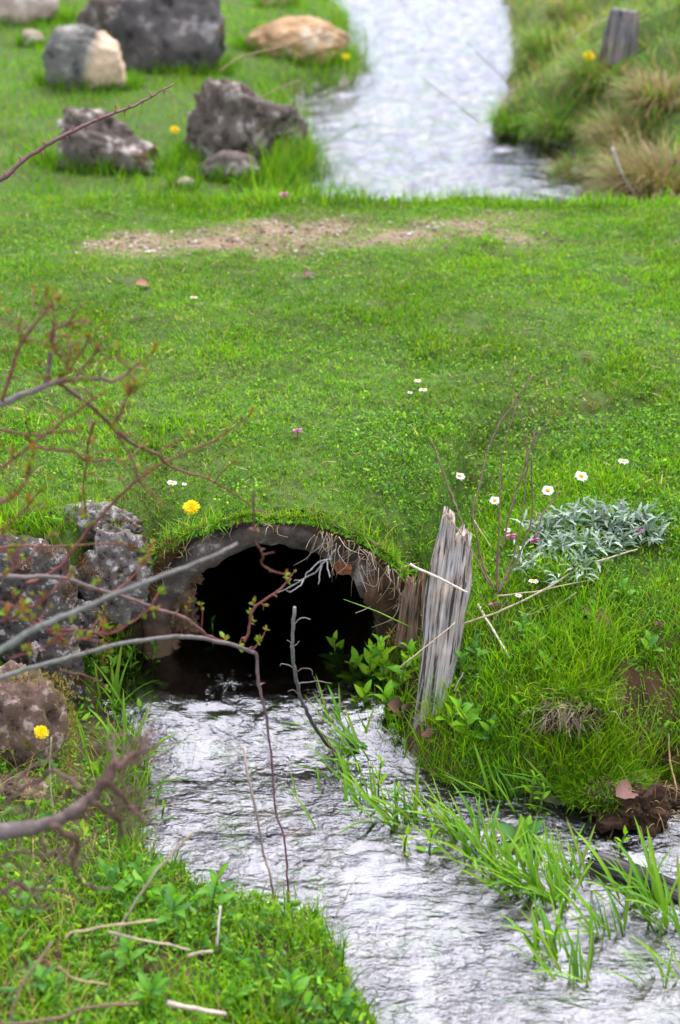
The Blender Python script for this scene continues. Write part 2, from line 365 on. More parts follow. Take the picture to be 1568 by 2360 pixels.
water("stream_far", axis(-0.5, 1.3, 0.02, -6, 4, 1.15), axis(4.4, 9.8, 0.02, 4.4, 26, 1.1), ZWF, lambda x, y: x == x,
      lambda x, y: 0.010*n2(x*1.0, y*1.1, 9, 3, 41)+0.004*n2(x, y, 30, 2, 42), M_WATER_FAR)
# ------------------------------------------------------------------ grass and ground cover (uncountable)
YG, MG, DG, BG, DRY = (0.235, 0.41, 0.004), (0.13, 0.33, 0.004), (0.05, 0.17, 0.006), (0.08, 0.21, 0.045), (0.38, 0.29, 0.11)
def candidates(n, x0, x1, y0, y1):
    x = rng.uniform(x0, x1, n); y = rng.uniform(y0, y1, n); z = height(x, y)
    u, v = project(x, y, z)
    inn = (u > -90) & (u < 1660) & (v > -60) & (v < 2450)
    keep = inn | (rng.uniform(size=n) < 0.22)
    return x[keep], y[keep], z[keep]
bare = [on_ground(310, 655), on_ground(700, 636), on_ground(1365, 935), on_ground(1355, 825), on_ground(1095, 1105), on_ground(1440, 655), on_ground(1460, 600), on_ground(1100, 745)]
def barem(x, y):
    m = np.zeros(len(x))
    for b in bare: m = np.maximum(m, sm(0.05, 0.015, np.hypot(x-b.x, (y-b.y)*0.6)))
    return m
PC = on_ground(1365, 1262)
plantm = lambda x, y: sm(1.05, 0.75, np.hypot((x-PC.x-0.25*(y-PC.y))/0.135, (y-PC.y)/0.085))*(1-0.5*sm(0, 0.3, n2(x, y, 20, 2, 77)))
def tint(col, x, y, s=3.0, seed=50):
    a = sm(-0.6, 0.6, n2(x, y, s, 3, seed))[:, None]; b = sm(-0.5, 0.7, n2(x, y, s*3, 2, seed+3))[:, None]
    return col*(0.82+0.30*a)*(np.array([1, 1, 1])*(1-b*0.35)+np.array([1.35, 1.05, 0.7])*b*0.35)
# closely grazed lawn on the embankment
x, y, z = candidates(470000, -1.6, 1.7, 2.44, 4.62)
den = (1-0.9*track(x, y))*(1-0.9*barem(x, y))*(1-0.85*plantm(x, y))*(0.55+0.45*sm(-0.5, 0.3, n2(x, y, 12, 2, 60)))*(z > 0.10)*np.maximum(sm(0.0, 0.006, np.hypot(x-PX, z-PZ)-0.249), y > 2.53)
k = rng.uniform(size=len(x)) < den*0.8; x, y, z = x[k], y[k], z[k]; n = len(x)
col = tint(pal(n, [YG, MG, DG, BG, DRY], [4, 5, 2.0, 0.8, 0.6]), x, y)
tip = col*rng.uniform(0.9, 1.35, (n, 1)); g = Geo()
long = sm(0.1, 0.7, n2(x, y, 5, 2, 61))
blades(g, np.stack([x, y, z-0.004], 1), rng.uniform(0.007, 0.018, n)*(1+0.7*long), rng.uniform(0.0020, 0.0042, n), rng.uniform(0, 6.28, n), rng.uniform(0.05, 1.0, n), rng.uniform(0, 1.1, n), col, 2, tip)
tag(link("lawn_grass", g.mesh("lawn_grass", M_LEAF)), "short grazed bright green grass covering the embankment over the pipe", "grass", kind='stuff')
print("lawn blades", n)
x, y, z = candidates(100000, -1.5, 1.6, 2.44, 4.62)
cl = sm(-0.25, 0.35, n2(x, y, 6, 3, 70))
k = rng.uniform(size=len(x)) < (1-track(x, y))*(1-barem(x, y))*(0.10+0.5*cl)*(z > 0.10)*0.5*np.maximum(np.hypot(x-PX, z-PZ) > 0.254, y > 2.53); x, y, z = x[k], y[k], z[k]; n = len(x)
col = tint(pal(n, [MG, DG, BG, YG], [4, 3, 2, 2.5]), x, y, 3, 55)
nr = np.stack([rng.normal(0, 0.6, n), rng.normal(-0.1, 0.6, n), np.ones(n)], 1); nr /= np.linalg.norm(nr, axis=1)[:, None]
g = Geo(); discs(g, np.stack([x, y, z+rng.uniform(0.003, 0.017, n)], 1), rng.uniform(0.002, 0.0046, n), nr, col, 6, 0.6)
tag(link("clover_cover", g.mesh("clover_cover", M_BROAD)), "tiny round clover leaves woven through the grazed lawn", "clover", kind='stuff')
# near banks: longer, brighter grass
def bank(n0, x0, x1, y0, y1, keepf, hr, wr, cols, wts, nm, label, seg=3, mt=None, lean=(0.05, 0.6), curl=(0.2, 1.3), hmul=lambda x, y: 1.0):
    x, y, z = candidates(n0, x0, x1, y0, y1); sn, sf = zones(x, y)
    k = rng.uniform(size=len(x)) < keepf(x, y, z, sn, sf); x, y, z = x[k], y[k], z[k]; n = len(x)
    col = tint(pal(n, cols, wts), x, y, 4, 57); g = Geo()
    blades(g, np.stack([x, y, z-0.006], 1), rng.uniform(*hr, n)*(0.7+0.6*sm(-0.6, 0.6, n2(x, y, 9, 2, 66)))*hmul(x, y), rng.uniform(*wr, n), rng.uniform(0, 6.28, n), rng.uniform(*lean, n), rng.uniform(*curl, n), col, seg, col*rng.uniform(0.95, 1.4, (n, 1)))
    print(nm, n)
    return tag(link(nm, g.mesh(nm, mt or M_LEAF)), label, "grass", kind='stuff')
soilbank = lambda x, y, z: sm(0.10, 0.05, np.hypot(x-0.52, (y-2.17)*1.3))*0.95
BK = [YG, MG, DG, BG, DRY]
bank(150000, 0.0, 1.2, 1.95, 2.9, lambda x, y, z, sn, sf: (sn > -0.012)*(1-soilbank(x, y, z))*(1-0.85*plantm(x, y))*(0.35+0.65*sm(-0.4, 0.4, n2(x, y, 10, 2, 67)))*(np.hypot(x-PX, z-PZ) > 0.27)*0.8*sm(2.95, 2.5, y+0.35*sm(0.3, 0.05, x)),
     (0.022, 0.085), (0.0015, 0.0030), BK, [7, 5, 1.4, 0.6, 0.5], "right_bank_grass", "longer bright green grass on the bank sloping from wooden post to water", hmul=lambda x, y: 1-0.62*sm(2.30, 2.46, y))
x, y, z = candidates(40000, 0.0, 1.1, 2.0, 2.9); sn, sf = zones(x, y)
k = (sn > 0.01)*(np.hypot(x-PX, z-PZ) > 0.29) & (rng.uniform(size=len(x)) < 0.25+0.5*sm(-0.2, 0.4, n2(x, y, 8, 2, 71))); x, y, z = x[k], y[k], z[k]; n = len(x)
nr = np.stack([rng.normal(0, 0.6, n), rng.normal(-0.3, 0.6, n), np.ones(n)], 1); nr /= np.linalg.norm(nr, axis=1)[:, None]
g = Geo(); discs(g, np.stack([x, y, z+rng.uniform(0.003, 0.022, n)], 1), rng.uniform(0.0016, 0.0042, n)*rng.choice([1, 2.0], n, p=[0.95, 0.05]), nr, pal(n, [MG, DG, BG, YG], [4, 4, 2, 2]), 6, 0.55)
tag(link("bank_herbs", g.mesh("bank_herbs", M_BROAD)), "small rounded herb leaves among the grass on right bank", "ground cover", kind='stuff')
bank(90000, -1.1, 0.12, 0.9, 2.5, lambda x, y, z, sn, sf: (sn > -0.012)*(0.3+0.7*sm(-0.5, 0.3, n2(x, y, 10, 2, 68)))*0.8*(1-0.9*sm(-0.37, -0.42, x)*sm(1.84, 1.92, y)*sm(2.36, 2.3, y)),
     (0.025, 0.075), (0.0018, 0.0036), BK, [4, 5, 2.5, 0.6, 0.8], "left_bank_grass", "lush green grass on the low bank left of the stream")
x, y, z = candidates(60000, -0.9, 0.1, 1.1, 2.45); sn, sf = zones(x, y)
k = (sn > 0.0) & (rng.uniform(size=len(x)) < 0.2+0.5*sm(-0.3, 0.4, n2(x, y, 9, 2, 73))); x, y, z = x[k], y[k], z[k]; n = len(x)
nr = np.stack([rng.normal(0, 0.7, n), rng.normal(-0.3, 0.7, n), np.ones(n)], 1); nr /= np.linalg.norm(nr, axis=1)[:, None]
g = Geo(); discs(g, np.stack([x, y, z+rng.uniform(0.003, 0.035, n)], 1), rng.uniform(0.002, 0.006, n)*rng.choice([1, 2.2], n, p=[0.9, 0.1]), nr, pal(n, [MG, DG, BG, YG], [4, 4, 2, 2]), 6, 0.5)
tag(link("left_bank_herbs", g.mesh("left_bank_herbs", M_BROAD)), "broad little herb leaves in the grass of the lower left bank", "ground cover", kind='stuff')
# far banks
bank(120000, -3.2, 0.35, 4.4, 11, lambda x, y, z, sn, sf: (sf > 0.0)*0.62*(z < 0.32)*(0.4+0.6*sm(-0.5, 0.3, n2(x, y, 5, 2, 69))),
     (0.025, 0.06), (0.003, 0.006), BK, [4, 6, 2, 0.8, 0.4], "far_meadow_grass", "green grass around the boulders beyond the track", 2)
bank(5000, -0.6, 1.3, 4.35, 4.65, lambda x, y, z, sn, sf: (z > 0.12)*0.9, (0.03, 0.07), (0.0025, 0.0045), BK, [4, 5, 2, 1, 0.2], "edge_grass", "ragged green grass fringe along the far edge of the embankment")
bank(9000, -0.5, 0.2, 4.6, 9.5, lambda x, y, z, sn, sf: (np.abs(sf) < 0.09)*0.6, (0.05, 0.16), (0.003, 0.006), BK, [4, 5, 2, 1, 0.6], "waterside_grass", "taller grass at the left edge of the upper stream")
bank(95000, 0.45, 4.2, 4.5, 11, lambda x, y, z, sn, sf: (sf > 0.0)*(y > 4.75-0.2*x)*0.55*(0.5+0.5*sm(-0.4, 0.3, n2(x, y, 4, 2, 64))),
     (0.05, 0.15), (0.003, 0.006), [YG, MG, DG, DRY, (0.42, 0.31, 0.15)], [3, 4, 2, 5, 3.5], "right_far_bank_grass", "mixed green and straw coloured grass on the steep bank right of upper stream", 3, None, (0.2, 1.0), (0.4, 1.6))
bank(3500, -0.8, -0.12, 1.1, 2.1, lambda x, y, z, sn, sf: (sn > 0.01)*0.7*sm(-0.2, -0.4, x), (0.04, 0.11), (0.0012, 0.0026), [(0.40, 0.30, 0.12), (0.28, 0.19, 0.08), (0.30, 0.30, 0.05)], [3, 2, 2], "dry_undergrowth", "dry yellow brown stems tangled in the grass at lower left", 4, M_DRY, (0.2, 1.3), (0.2, 1.2))
bank(2600, -0.45, 0.12, 4.6, 6.0, lambda x, y, z, sn, sf: (np.abs(sf) < 0.13)*0.9, (0.08, 0.20), (0.003, 0.006), BK, [4, 5, 3, 1, 1], "shore_grass", "tall loose grass at the bend of the left shore below craggy boulder", 3)
# dead straw and leaf litter lying in the lawn
x, y, z = candidates(5000, -1.2, 1.4, 2.46, 4.5); k = rng.uniform(size=len(x)) < 0.15+0.5*sm(0.0, 0.6, n2(x, y, 4, 3, 88)); x, y, z = x[k], y[k], z[k]; n = len(x); g = Geo()
blades(g, np.stack([x, y, z+rng.uniform(0.004, 0.014, n)], 1), rng.uniform(0.012, 0.04, n), rng.uniform(0.0014, 0.0034, n), rng.uniform(0, 6.28, n), rng.uniform(1.1, 1.6, n), rng.uniform(-0.3, 0.5, n), pal(n, [(0.38, 0.28, 0.13), (0.24, 0.15, 0.08), (0.16, 0.08, 0.04), (0.40, 0.34, 0.10)], [3, 2, 1.5, 2]), 2)
tag(link("lawn_litter", g.mesh("lawn_litter", M_DRY)), "dead straw and leaf litter strewn through the lawn", "litter", kind='stuff')
# ------------------------------------------------------------------ culvert pipe and the earth around its mouth
def soil_face():
    g = Geo(); nt, nr_ = 90, 16; th = np.linspace(-0.25, math.pi+0.25, nt); rr = np.linspace(0.0, 1.0, nr_)
    T_, F_ = np.meshgrid(th, rr); rin = 0.240-0.052*sm(0.95, 0.45, T_)*(0.75+0.5*n2(T_, T_*0, 5, 3, 83)); R_ = rin+(0.38-rin)*F_; px = PX+R_*np.cos(T_); pz = PZ+R_*np.sin(T_); q = np.stack([px.ravel()*14, pz.ravel()*14, T_.ravel()*0], 1)
    py = 2.452+0.10*(R_-0.238)+0.018*fbm(q, 3, 80).reshape(R_.shape)
    side = sm(0.95, 0.5, T_)*sm(0.36, 0.27, R_); py = py-0.045*side*(0.8+0.5*fbm(q*2.5, 3, 84).reshape(R_.shape))          # crumbling right shoulder
    top = height(px, np.full_like(px, 2.51)); pz = np.minimum(pz, top-0.004+0.01*fbm(q*1.5, 2, 81).reshape(R_.shape))
    i = np.arange(nr_-1)[:, None]*nt+np.arange(nt-1)[None]; Q = np.stack([i, i+1, i+nt+1, i+nt], -1).reshape(-1, 4)
    k = (0.5+0.5*fbm(q*2, 3, 82))[:, None]; g.add(np.stack([px.ravel(), py.ravel(), pz.ravel()], 1), None, Q, np.array([0.075, 0.042, 0.022])*(0.5+0.8*k))
    link("earth_face", g.mesh("earth_face", M_SOIL), ground)
soil_face()
def concrete_material():
    m, N, L, out = mat("old_concrete"); co = nd(N, "ShaderNodeTexCoord")
    n1 = nd(N, "ShaderNodeTexNoise", Scale=13.0, Detail=9.0, Roughness=0.72); n2_ = nd(N, "ShaderNodeTexNoise", Scale=5.0, Detail=3.0); n3 = nd(N, "ShaderNodeTexNoise", Scale=110.0, Detail=4.0)
    for n in (n1, n2_, n3): L.new(co.outputs['Object'], n.inputs['Vector'])
    r = ramp(N, [(0.38, (0.02, 0.015, 0.011)), (0.47, (0.055, 0.041, 0.031)), (0.56, (0.095, 0.075, 0.058)), (0.63, (0.30, 0.265, 0.225))]); L.new(n1.outputs['Fac'], r.inputs[0])
    sx = nd(N, "ShaderNodeSeparateXYZ"); L.new(co.outputs['Object'], sx.inputs[0])
    lo = nd(N, "ShaderNodeMapRange"); lo.inputs[1].default_value = 0.22; lo.inputs[2].default_value = 0.04; L.new(sx.outputs['Z'], lo.inputs[0])
    ad = nd(N, "ShaderNodeMath", operation='ADD'); L.new(lo.outputs[0], ad.inputs[0]); L.new(n2_.outputs['Fac'], ad.inputs[1])
    th = nd(N, "ShaderNodeMapRange"); th.inputs[1].default_value = 0.72; th.inputs[2].default_value = 1.05; L.new(ad.outputs[0], th.inputs[0])
    br = ramp(N, [(0.36, (0.03, 0.016, 0.009)), (0.5, (0.085, 0.045, 0.022)), (0.62, (0.14, 0.085, 0.045)), (0.74, (0.10, 0.075, 0.03))]); L.new(n1.outputs['Fac'], br.inputs[0])
    mx = nd(N, "ShaderNodeMix", data_type='RGBA'); L.new(th.outputs[0], mx.inputs[0]); L.new(r.outputs[0], mx.inputs[6]); L.new(br.outputs[0], mx.inputs[7])
    b = nd(N, "ShaderNodeBump", Strength=0.9, Distance=0.006); b2 = nd(N, "ShaderNodeBump", Strength=0.6, Distance=0.002)
    L.new(n1.outputs['Fac'], b.inputs['Height']); L.new(n3.outputs['Fac'], b2.inputs['Height']); L.new(b.outputs[0], b2.inputs['Normal'])
    p = nd(N, "ShaderNodeBsdfPrincipled", Roughness=0.9); L.new(mx.outputs[2], p.inputs['Base Color']); L.new(b2.outputs[0], p.inputs['Normal']); L.new(p.outputs[0], out.inputs[0]); return m
def culvert():
    root = empty("culvert_pipe", (PX, PY, ZWN), "old round concrete drain pipe opening under the grassy track", "pipe")
    M = concrete_material(); nt = 160
    # profile across the wall: back outside -> front outside -> front face -> inside -> back inside
    prof = [(PRO, 1.7), (PRO, 0.5), (PRO, 0.12), (PRO, 0.05), (PRO, 0.012), (PRO-0.006, 0.0), (PRO-0.018, -0.004), (PRO-0.033, -0.001), (PR+0.004, 0.004), (PR, 0.016), (PR, 0.04), (PR, 0.08), (PR, 0.15), (PR, 0.5), (PR, 1.7)]
    th = np.linspace(0, 2*math.pi, nt, endpoint=False); g = Geo(); rows = []
    for r, d in prof:
        P = np.stack([r*np.cos(th), np.full(nt, d), PZ-ZWN+r*np.sin(th)], 1)
        n = fbm(P*np.array([22, 22, 22]), 4, 90); n3 = fbm(P*60, 2, 92)
        w = 0.007*n+0.0025*n3; s = (r-0.004*0+w)/r
        P[:, 0] *= s; P[:, 2] = PZ-ZWN+(P[:, 2]-PZ+ZWN)*s
        if d < 0.05: P[:, 1] += 0.010*fbm(P*9, 3, 94)+0.004*n3+0.015*sm(0.1, -0.2, np.cos(th))*0
        rows.append(P)
    V = np.concatenate(rows); i = np.arange(len(prof)-1)[:, None]*nt; j = np.arange(nt)[None]; k = (j+1) % nt
    g.add(V, None, np.stack([i+j, i+k, i+nt+k, i+nt+j], -1).reshape(-1, 4)); link("pipe_wall", g.mesh("pipe_wall", M), root)
    # unseen cap added at the pipe's inner end to keep stray light out
    g2 = Geo(); tube(g2, [(0, 1.66, PZ-ZWN), (0, 1.69, PZ-ZWN), (0, 1.72, PZ-ZWN)], PRO, 24, (0.03, 0.025, 0.02)); link("pipe_end_cap", g2.mesh("pipe_end_cap", M_SOIL), root)
    # crusty old mortar clinging to the left of the mouth
    for q, (du, dv, s) in enumerate([(380, 1425, 0.045), (412, 1370, 0.042), (368, 1475, 0.046), (425, 1430, 0.034), (440, 1320, 0.026)]):
        c = at_y(du, dv, PY+0.030); gg = Geo(); rock_shape(gg, (s, 0.03, s*1.1), 200+q, 5, 0.6, (1, 1, 1), 3, 0.3)
        link("mortar_lump", gg.mesh("mortar_lump", M), root, c-root.location)

# ------------------------------------------------------------------ rocks
_ico = {}; FAR_ROCKS = []
def ico(sub):
    if sub not in _ico:
        bm = bmesh.new(); bmesh.ops.create_icosphere(bm, subdivisions=sub, radius=1.0); bm.verts.ensure_lookup_table()
        _ico[sub] = (np.array([v.co[:] for v in bm.verts]), np.array([[v.index for v in f.verts] for f in bm.faces])); bm.free()
    return _ico[sub]
def rock_shape(g, half, seed, sub=5, rough=0.22, col=(1, 1, 1), cuts=9, pits=0.0, cube=0.45):
    D, T = ico(sub); r = np.random.default_rng(seed); P = D.copy()
    P = P*(1-cube+cube/np.abs(P).max(1)**0.8)[:, None]
    P /= np.linalg.norm(P, axis=1).max()**0.5
    for c in range(cuts):
        n = r.normal(size=3); n[2] *= 0.8; n /= np.linalg.norm(n); d = r.uniform(0.66, 0.95)
        P -= np.maximum(P@n-d, 0)[:, None]*n*0.8
    n1 = fbm(P*1.5+seed, 3, seed); n2_ = fbm(P*4.5+seed, 4, seed+5); n3 = fbm(P*15+seed, 3, seed+9)
    P *= (1+rough*0.6*n1+rough*0.5*n2_+rough*0.22*n3)[:, None]
    if pits: P *= (1-pits*np.clip(fbm(P*3.2+seed*2, 3, seed+12)-0.15, 0, 1))[:, None]
    P /= np.array([np.abs(P[:, 0]).max(), np.abs(P[:, 1]).max(), np.abs(P[:, 2]).max()])
    g.add(P*np.array(half), T, None, col)
def rock_material(name, dark, mid, light, sc=18.0, moss=None, moss_amt=0.0, split=None, pits=None, lich=0.5):
    m, N, L, out = mat(name); co = nd(N, "ShaderNodeTexCoord")
    n1 = nd(N, "ShaderNodeTexNoise", Scale=sc, Detail=9.0, Roughness=0.68); nb = nd(N, "ShaderNodeTexNoise", Scale=sc*6, Detail=5.0); nl = nd(N, "ShaderNodeTexNoise", Scale=sc*0.45, Detail=5.0, Roughness=0.6)
    for n in (n1, nb, nl): L.new(co.outputs['Object'], n.inputs['Vector'])
    r = ramp(N, [(0.36, dark), (0.46, mid), (0.54, mid), (0.60, light), (0.74, light)]); L.new(n1.outputs['Fac'], r.inputs[0]); c = r.outputs[0]
    vb = nd(N, "ShaderNodeMapRange"); vb.inputs[1].default_value = 0.3; vb.inputs[2].default_value = 0.7; vb.inputs[3].default_value = 0.6; vb.inputs[4].default_value = 1.35; L.new(nl.outputs['Fac'], vb.inputs[0])
    mu = nd(N, "ShaderNodeMix", data_type='RGBA', blend_type='MULTIPLY'); mu.inputs[0].default_value = 1; L.new(c, mu.inputs[6]); L.new(vb.outputs[0], mu.inputs[7]); c = mu.outputs[2]
    if split:                                    # bare paler rock on one side of the boulder
        sx = nd(N, "ShaderNodeSeparateXYZ"); L.new(co.outputs['Object'], sx.inputs[0])
        a = nd(N, "ShaderNodeMath", operation='MULTIPLY_ADD'); a.inputs[1].default_value = split[1]; L.new(nl.outputs['Fac'], a.inputs[0]); L.new(sx.outputs['X'], a.inputs[2])
        k = nd(N, "ShaderNodeMapRange"); k.inputs[1].default_value = split[2]; k.inputs[2].default_value = split[2]+split[3]; L.new(a.outputs[0], k.inputs[0])
        r2 = ramp(N, [(0.3, split[0]), (0.55, tuple(min(1, q*1.4) for q in split[0])), (0.75, tuple(q*0.6 for q in split[0]))]); L.new(n1.outputs['Fac'], r2.inputs[0])
        x = nd(N, "ShaderNodeMix", data_type='RGBA'); L.new(k.outputs[0], x.inputs[0]); L.new(c, x.inputs[6]); L.new(r2.outputs[0], x.inputs[7]); c = x.outputs[2]
    if moss:
        ge = nd(N, "ShaderNodeNewGeometry"); sz = nd(N, "ShaderNodeSeparateXYZ"); L.new(ge.outputs['Normal'], sz.inputs[0])
        nm = nd(N, "ShaderNodeTexNoise", Scale=sc*0.7, Detail=4.0); L.new(co.outputs['Object'], nm.inputs['Vector'])
        k = nd(N, "ShaderNodeMapRange"); k.inputs[1].default_value = 0.70-0.25*moss_amt; k.inputs[2].default_value = 0.76-0.25*moss_amt; L.new(nm.outputs['Fac'], k.inputs[0])
        rm = ramp(N, [(0.35, tuple(q*0.5 for q in moss)), (0.6, moss)]); L.new(nb.outputs['Fac'], rm.inputs[0])
        x = nd(N, "ShaderNodeMix", data_type='RGBA'); L.new(k.outputs[0], x.inputs[0]); L.new(c, x.inputs[6]); L.new(rm.outputs[0], x.inputs[7]); c = x.outputs[2]
    b1 = nd(N, "ShaderNodeBump", Strength=0.8, Distance=0.25/sc); b2 = nd(N, "ShaderNodeBump", Strength=0.5, Distance=0.04/sc)
    L.new(n1.outputs['Fac'], b1.inputs['Height']); L.new(nb.outputs['Fac'], b2.inputs['Height']); L.new(b1.outputs[0], b2.inputs['Normal'])
    p = nd(N, "ShaderNodeBsdfPrincipled", Roughness=0.88); p.inputs['Specular IOR Level'].default_value = 0.25
    L.new(c, p.inputs['Base Color']); L.new(b2.outputs[0], p.inputs['Normal']); L.new(p.outputs[0], out.inputs[0]); return m
def rock(name, box, label, material, y=None, ratio=0.75, seed=1, rough=0.22, cuts=9, rot=(0, 0, 0), pits=0.0, group=None, sub=5, sink=0.12):
    u0, u1, v0, v1 = box; uc, vc = (u0+u1)/2, (v0+v1)/2
    if y is None: y0 = on_ground(uc, v1-(v1-v0)*sink).y; p = at_y(uc, vc, y0)
    else: p = at_y(uc, vc, y)
    s = pxm(p); hx = (u1-u0)/2*s; hv = (v1-v0)/2*s; hy = ratio*hx; a = math.atan2(CAMH-p.z, p.y)
    hz = math.sqrt(max(hv*hv-(hy*math.sin(a))**2, (0.45*hv)**2))/math.cos(a)
    if y is None: p = at_y(uc, vc, y0+hy*0.55); p.z -= hz*0.10
    g = Geo(); rock_shape(g, (hx, hy, hz), seed, sub, rough, (1, 1, 1), cuts, pits)
    if y is None: FAR_ROCKS.append((p.x, y0, hx))
    o = link(name, g.mesh(name, material), None, p, rot); return tag(o, label, "rock", group)
culvert()
GR1 = rock_material("lichen_stone", (0.032, 0.026, 0.021), (0.165, 0.14, 0.12), (0.46, 0.42, 0.375), 52, (0.075, 0.035, 0.012), 0.45)
GR2 = rock_material("dark_lichen_stone", (0.014, 0.011, 0.009), (0.08, 0.068, 0.059), (0.36, 0.325, 0.295), 46, (0.06, 0.028, 0.01), 0.5)
GR3 = rock_material("pink_stone", (0.035, 0.022, 0.016), (0.16, 0.10, 0.072), (0.38, 0.28, 0.23), 36, (0.20, 0.17, 0.02), 0.35)
GP = "stones stacked left of the pipe mouth"
rock("rock", (165, 362, 1208, 1440), "pale grey lichened block with dark holes touching the left of pipe mouth", GR1, 2.44, 0.5, 11, 0.22, 9, (0, 0, 0.1), 0.10, GP)
rock("rock", (-110, 215, 1232, 1580), "large dark lichen covered stone at left edge below the lawn", GR2, 2.34, 0.5, 23, 0.20, 8, (0, 0, -0.1), 0.16, GP)
rock("rock", (95, 340, 1150, 1262), "flat grey stone bedded in turf above the pale block", GR1, 2.49, 0.35, 31, 0.24, 8, (0, 0.1, 0.2), 0.10, GP)
rock("rock", (-150, 178, 1530, 1850), "pinkish brown stone with yellow moss and dandelion at left edge", GR3, 2.10, 0.55, 45, 0.30, 10, (0, 0.08, 0), 0.06, GP)
rock("rock", (60, 200, 1470, 1660), "small dark stone wedged under the large lichened stone", GR2, 2.27, 0.5, 52, 0.22, 8, (0, 0, 0), 0.1, GP)
rock("rock", (-60, 120, 1790, 1900), "low brown stone half buried below the pinkish stone", GR3, 1.98, 0.5, 58, 0.25, 8, (0, 0, 0.2), 0.05, GP)
rock("rock", (120, 250, 1380, 1520), "dark brown earthy stone under the pale block near the outlet", GR2, 2.36, 0.5, 59, 0.28, 8, (0, 0, 0.2), 0.1, GP)
GF = "boulders beyond the track"
FD = rock_material("boulder_dark", (0.032, 0.027, 0.025), (0.10, 0.087, 0.08), (0.24, 0.215, 0.20), 8, (0.10, 0.05, 0.015), 0.15)
FG = rock_material("boulder_rugged", (0.03, 0.022, 0.017), (0.145, 0.113, 0.092), (0.37, 0.315, 0.275), 14, (0.10, 0.055, 0.02), 0.35)
FT = rock_material("boulder_tan", (0.22, 0.12, 0.05), (0.47, 0.29, 0.15), (0.62, 0.47, 0.32), 5)
FS = rock_material("boulder_two_tone", (0.05, 0.05, 0.045), (0.17, 0.16, 0.14), (0.33, 0.31, 0.27), 10, None, 0, ((0.5, 0.36, 0.24), 0.10, 0.055, 0.05))
FP = rock_material("boulder_pale", (0.25, 0.17, 0.13), (0.44, 0.32, 0.26), (0.6, 0.5, 0.44), 6)
rock("boulder", (250, 525, -45, 190), "largest dark grey boulder at the top with a smooth shaded face", FD, None, 0.6, 61, 0.13, 7, (0, 0, 0.2), 0, GF)
rock("boulder", (172, 330, -25, 110), "dark mossy boulder leaning behind the largest dark boulder", FG, None, 0.6, 65, 0.2, 8, (0, 0, 0), 0.1, GF, 4)
rock("boulder", (98, 302, 55, 225), "rounded boulder grey on the left and bare tan on the right", FS, None, 0.7, 67, 0.12, 6, (0, 0.25, 0), 0, GF)
rock("boulder", (562, 815, 32, 148), "low tan boulder at the edge of the upper stream", FT, None, 0.55, 71, 0.14, 8, (0, 0.05, 0.1), 0, GF)
rock("boulder", (418, 655, 155, 425), "tall craggy dark grey boulder with pitted face by the stream", FG, None, 0.55, 77, 0.30, 10, (0, 0.35, 0), 0.2, GF)
rock("boulder", (598, 715, 235, 360), "narrow brown boulder leaning on the craggy one over the water", FG, None, 0.6, 79, 0.25, 8, (0, 0.5, 0), 0.1, GF, 4)
rock("boulder", (95, 382, 246, 415), "wedge shaped grey boulder sloping down to the right beneath the thorny stem", FG, None, 0.55, 83, 0.26, 9, (0, 0.32, 0), 0.15, GF)
rock("boulder", (452, 600, 340, 432), "small grey rock in front of the craggy boulder", FG, None, 0.6, 87, 0.22, 8, (0, 0.1, 0), 0.1, GF, 4)
rock("boulder", (398, 455, 405, 440), "little flat stone in grass between the wedge boulder and small grey rock", FP, None, 0.6, 89, 0.2, 6, (0, 0, 0), 0, GF, 3)
rock("boulder", (-60, 145, -55, 62), "pale pinkish boulder cut by the top left corner", FP, None, 0.6, 91, 0.15, 7, (0, 0, 0), 0, GF, 4)
rock("boulder", (45, 104, 65, 112), "small pale stone left of the two toned boulder", FP, None, 0.7, 93, 0.18, 6, (0, 0, 0), 0, GF, 3)
rock("boulder", (598, 686, -40, 22), "pale boulder cut by the top edge above the tan boulder", FT, None, 0.7, 95, 0.15, 6, (0, 0, 0), 0, GF, 3)
# gravel on the track, too small and many to count
g = Geo(); n = 2600; D, T = ico(1)
x = rng.uniform(-0.85, 0.66, n*2); y = rng.uniform(3.75, 4.38, n*2); k = rng.uniform(size=n*2) < track(x, y)*0.85; x, y = x[k], y[k]; z = height(x, y)
for q in range(len(x)):
    r = rng.uniform(0.002, 0.007)*rng.choice([0.7, 1, 1.4], p=[0.5, 0.4, 0.1]); P = D*r*rng.uniform(0.6, 1.2, 3)*np.array([1, 1, 0.6])+np.array([x[q], y[q], z[q]+r*0.2])
    c = np.array([[0.34, 0.27, 0.21], [0.26, 0.19, 0.14], [0.48, 0.42, 0.37], [0.2, 0.14, 0.09]][rng.integers(4)])*rng.uniform(0.8, 1.15); g.add(P, T, None, c)
tag(link("gravel", g.mesh("gravel", plain_material("gravel", 0.9, 0.2), False)), "small pale stones scattered on the worn track", "gravel", kind='stuff')

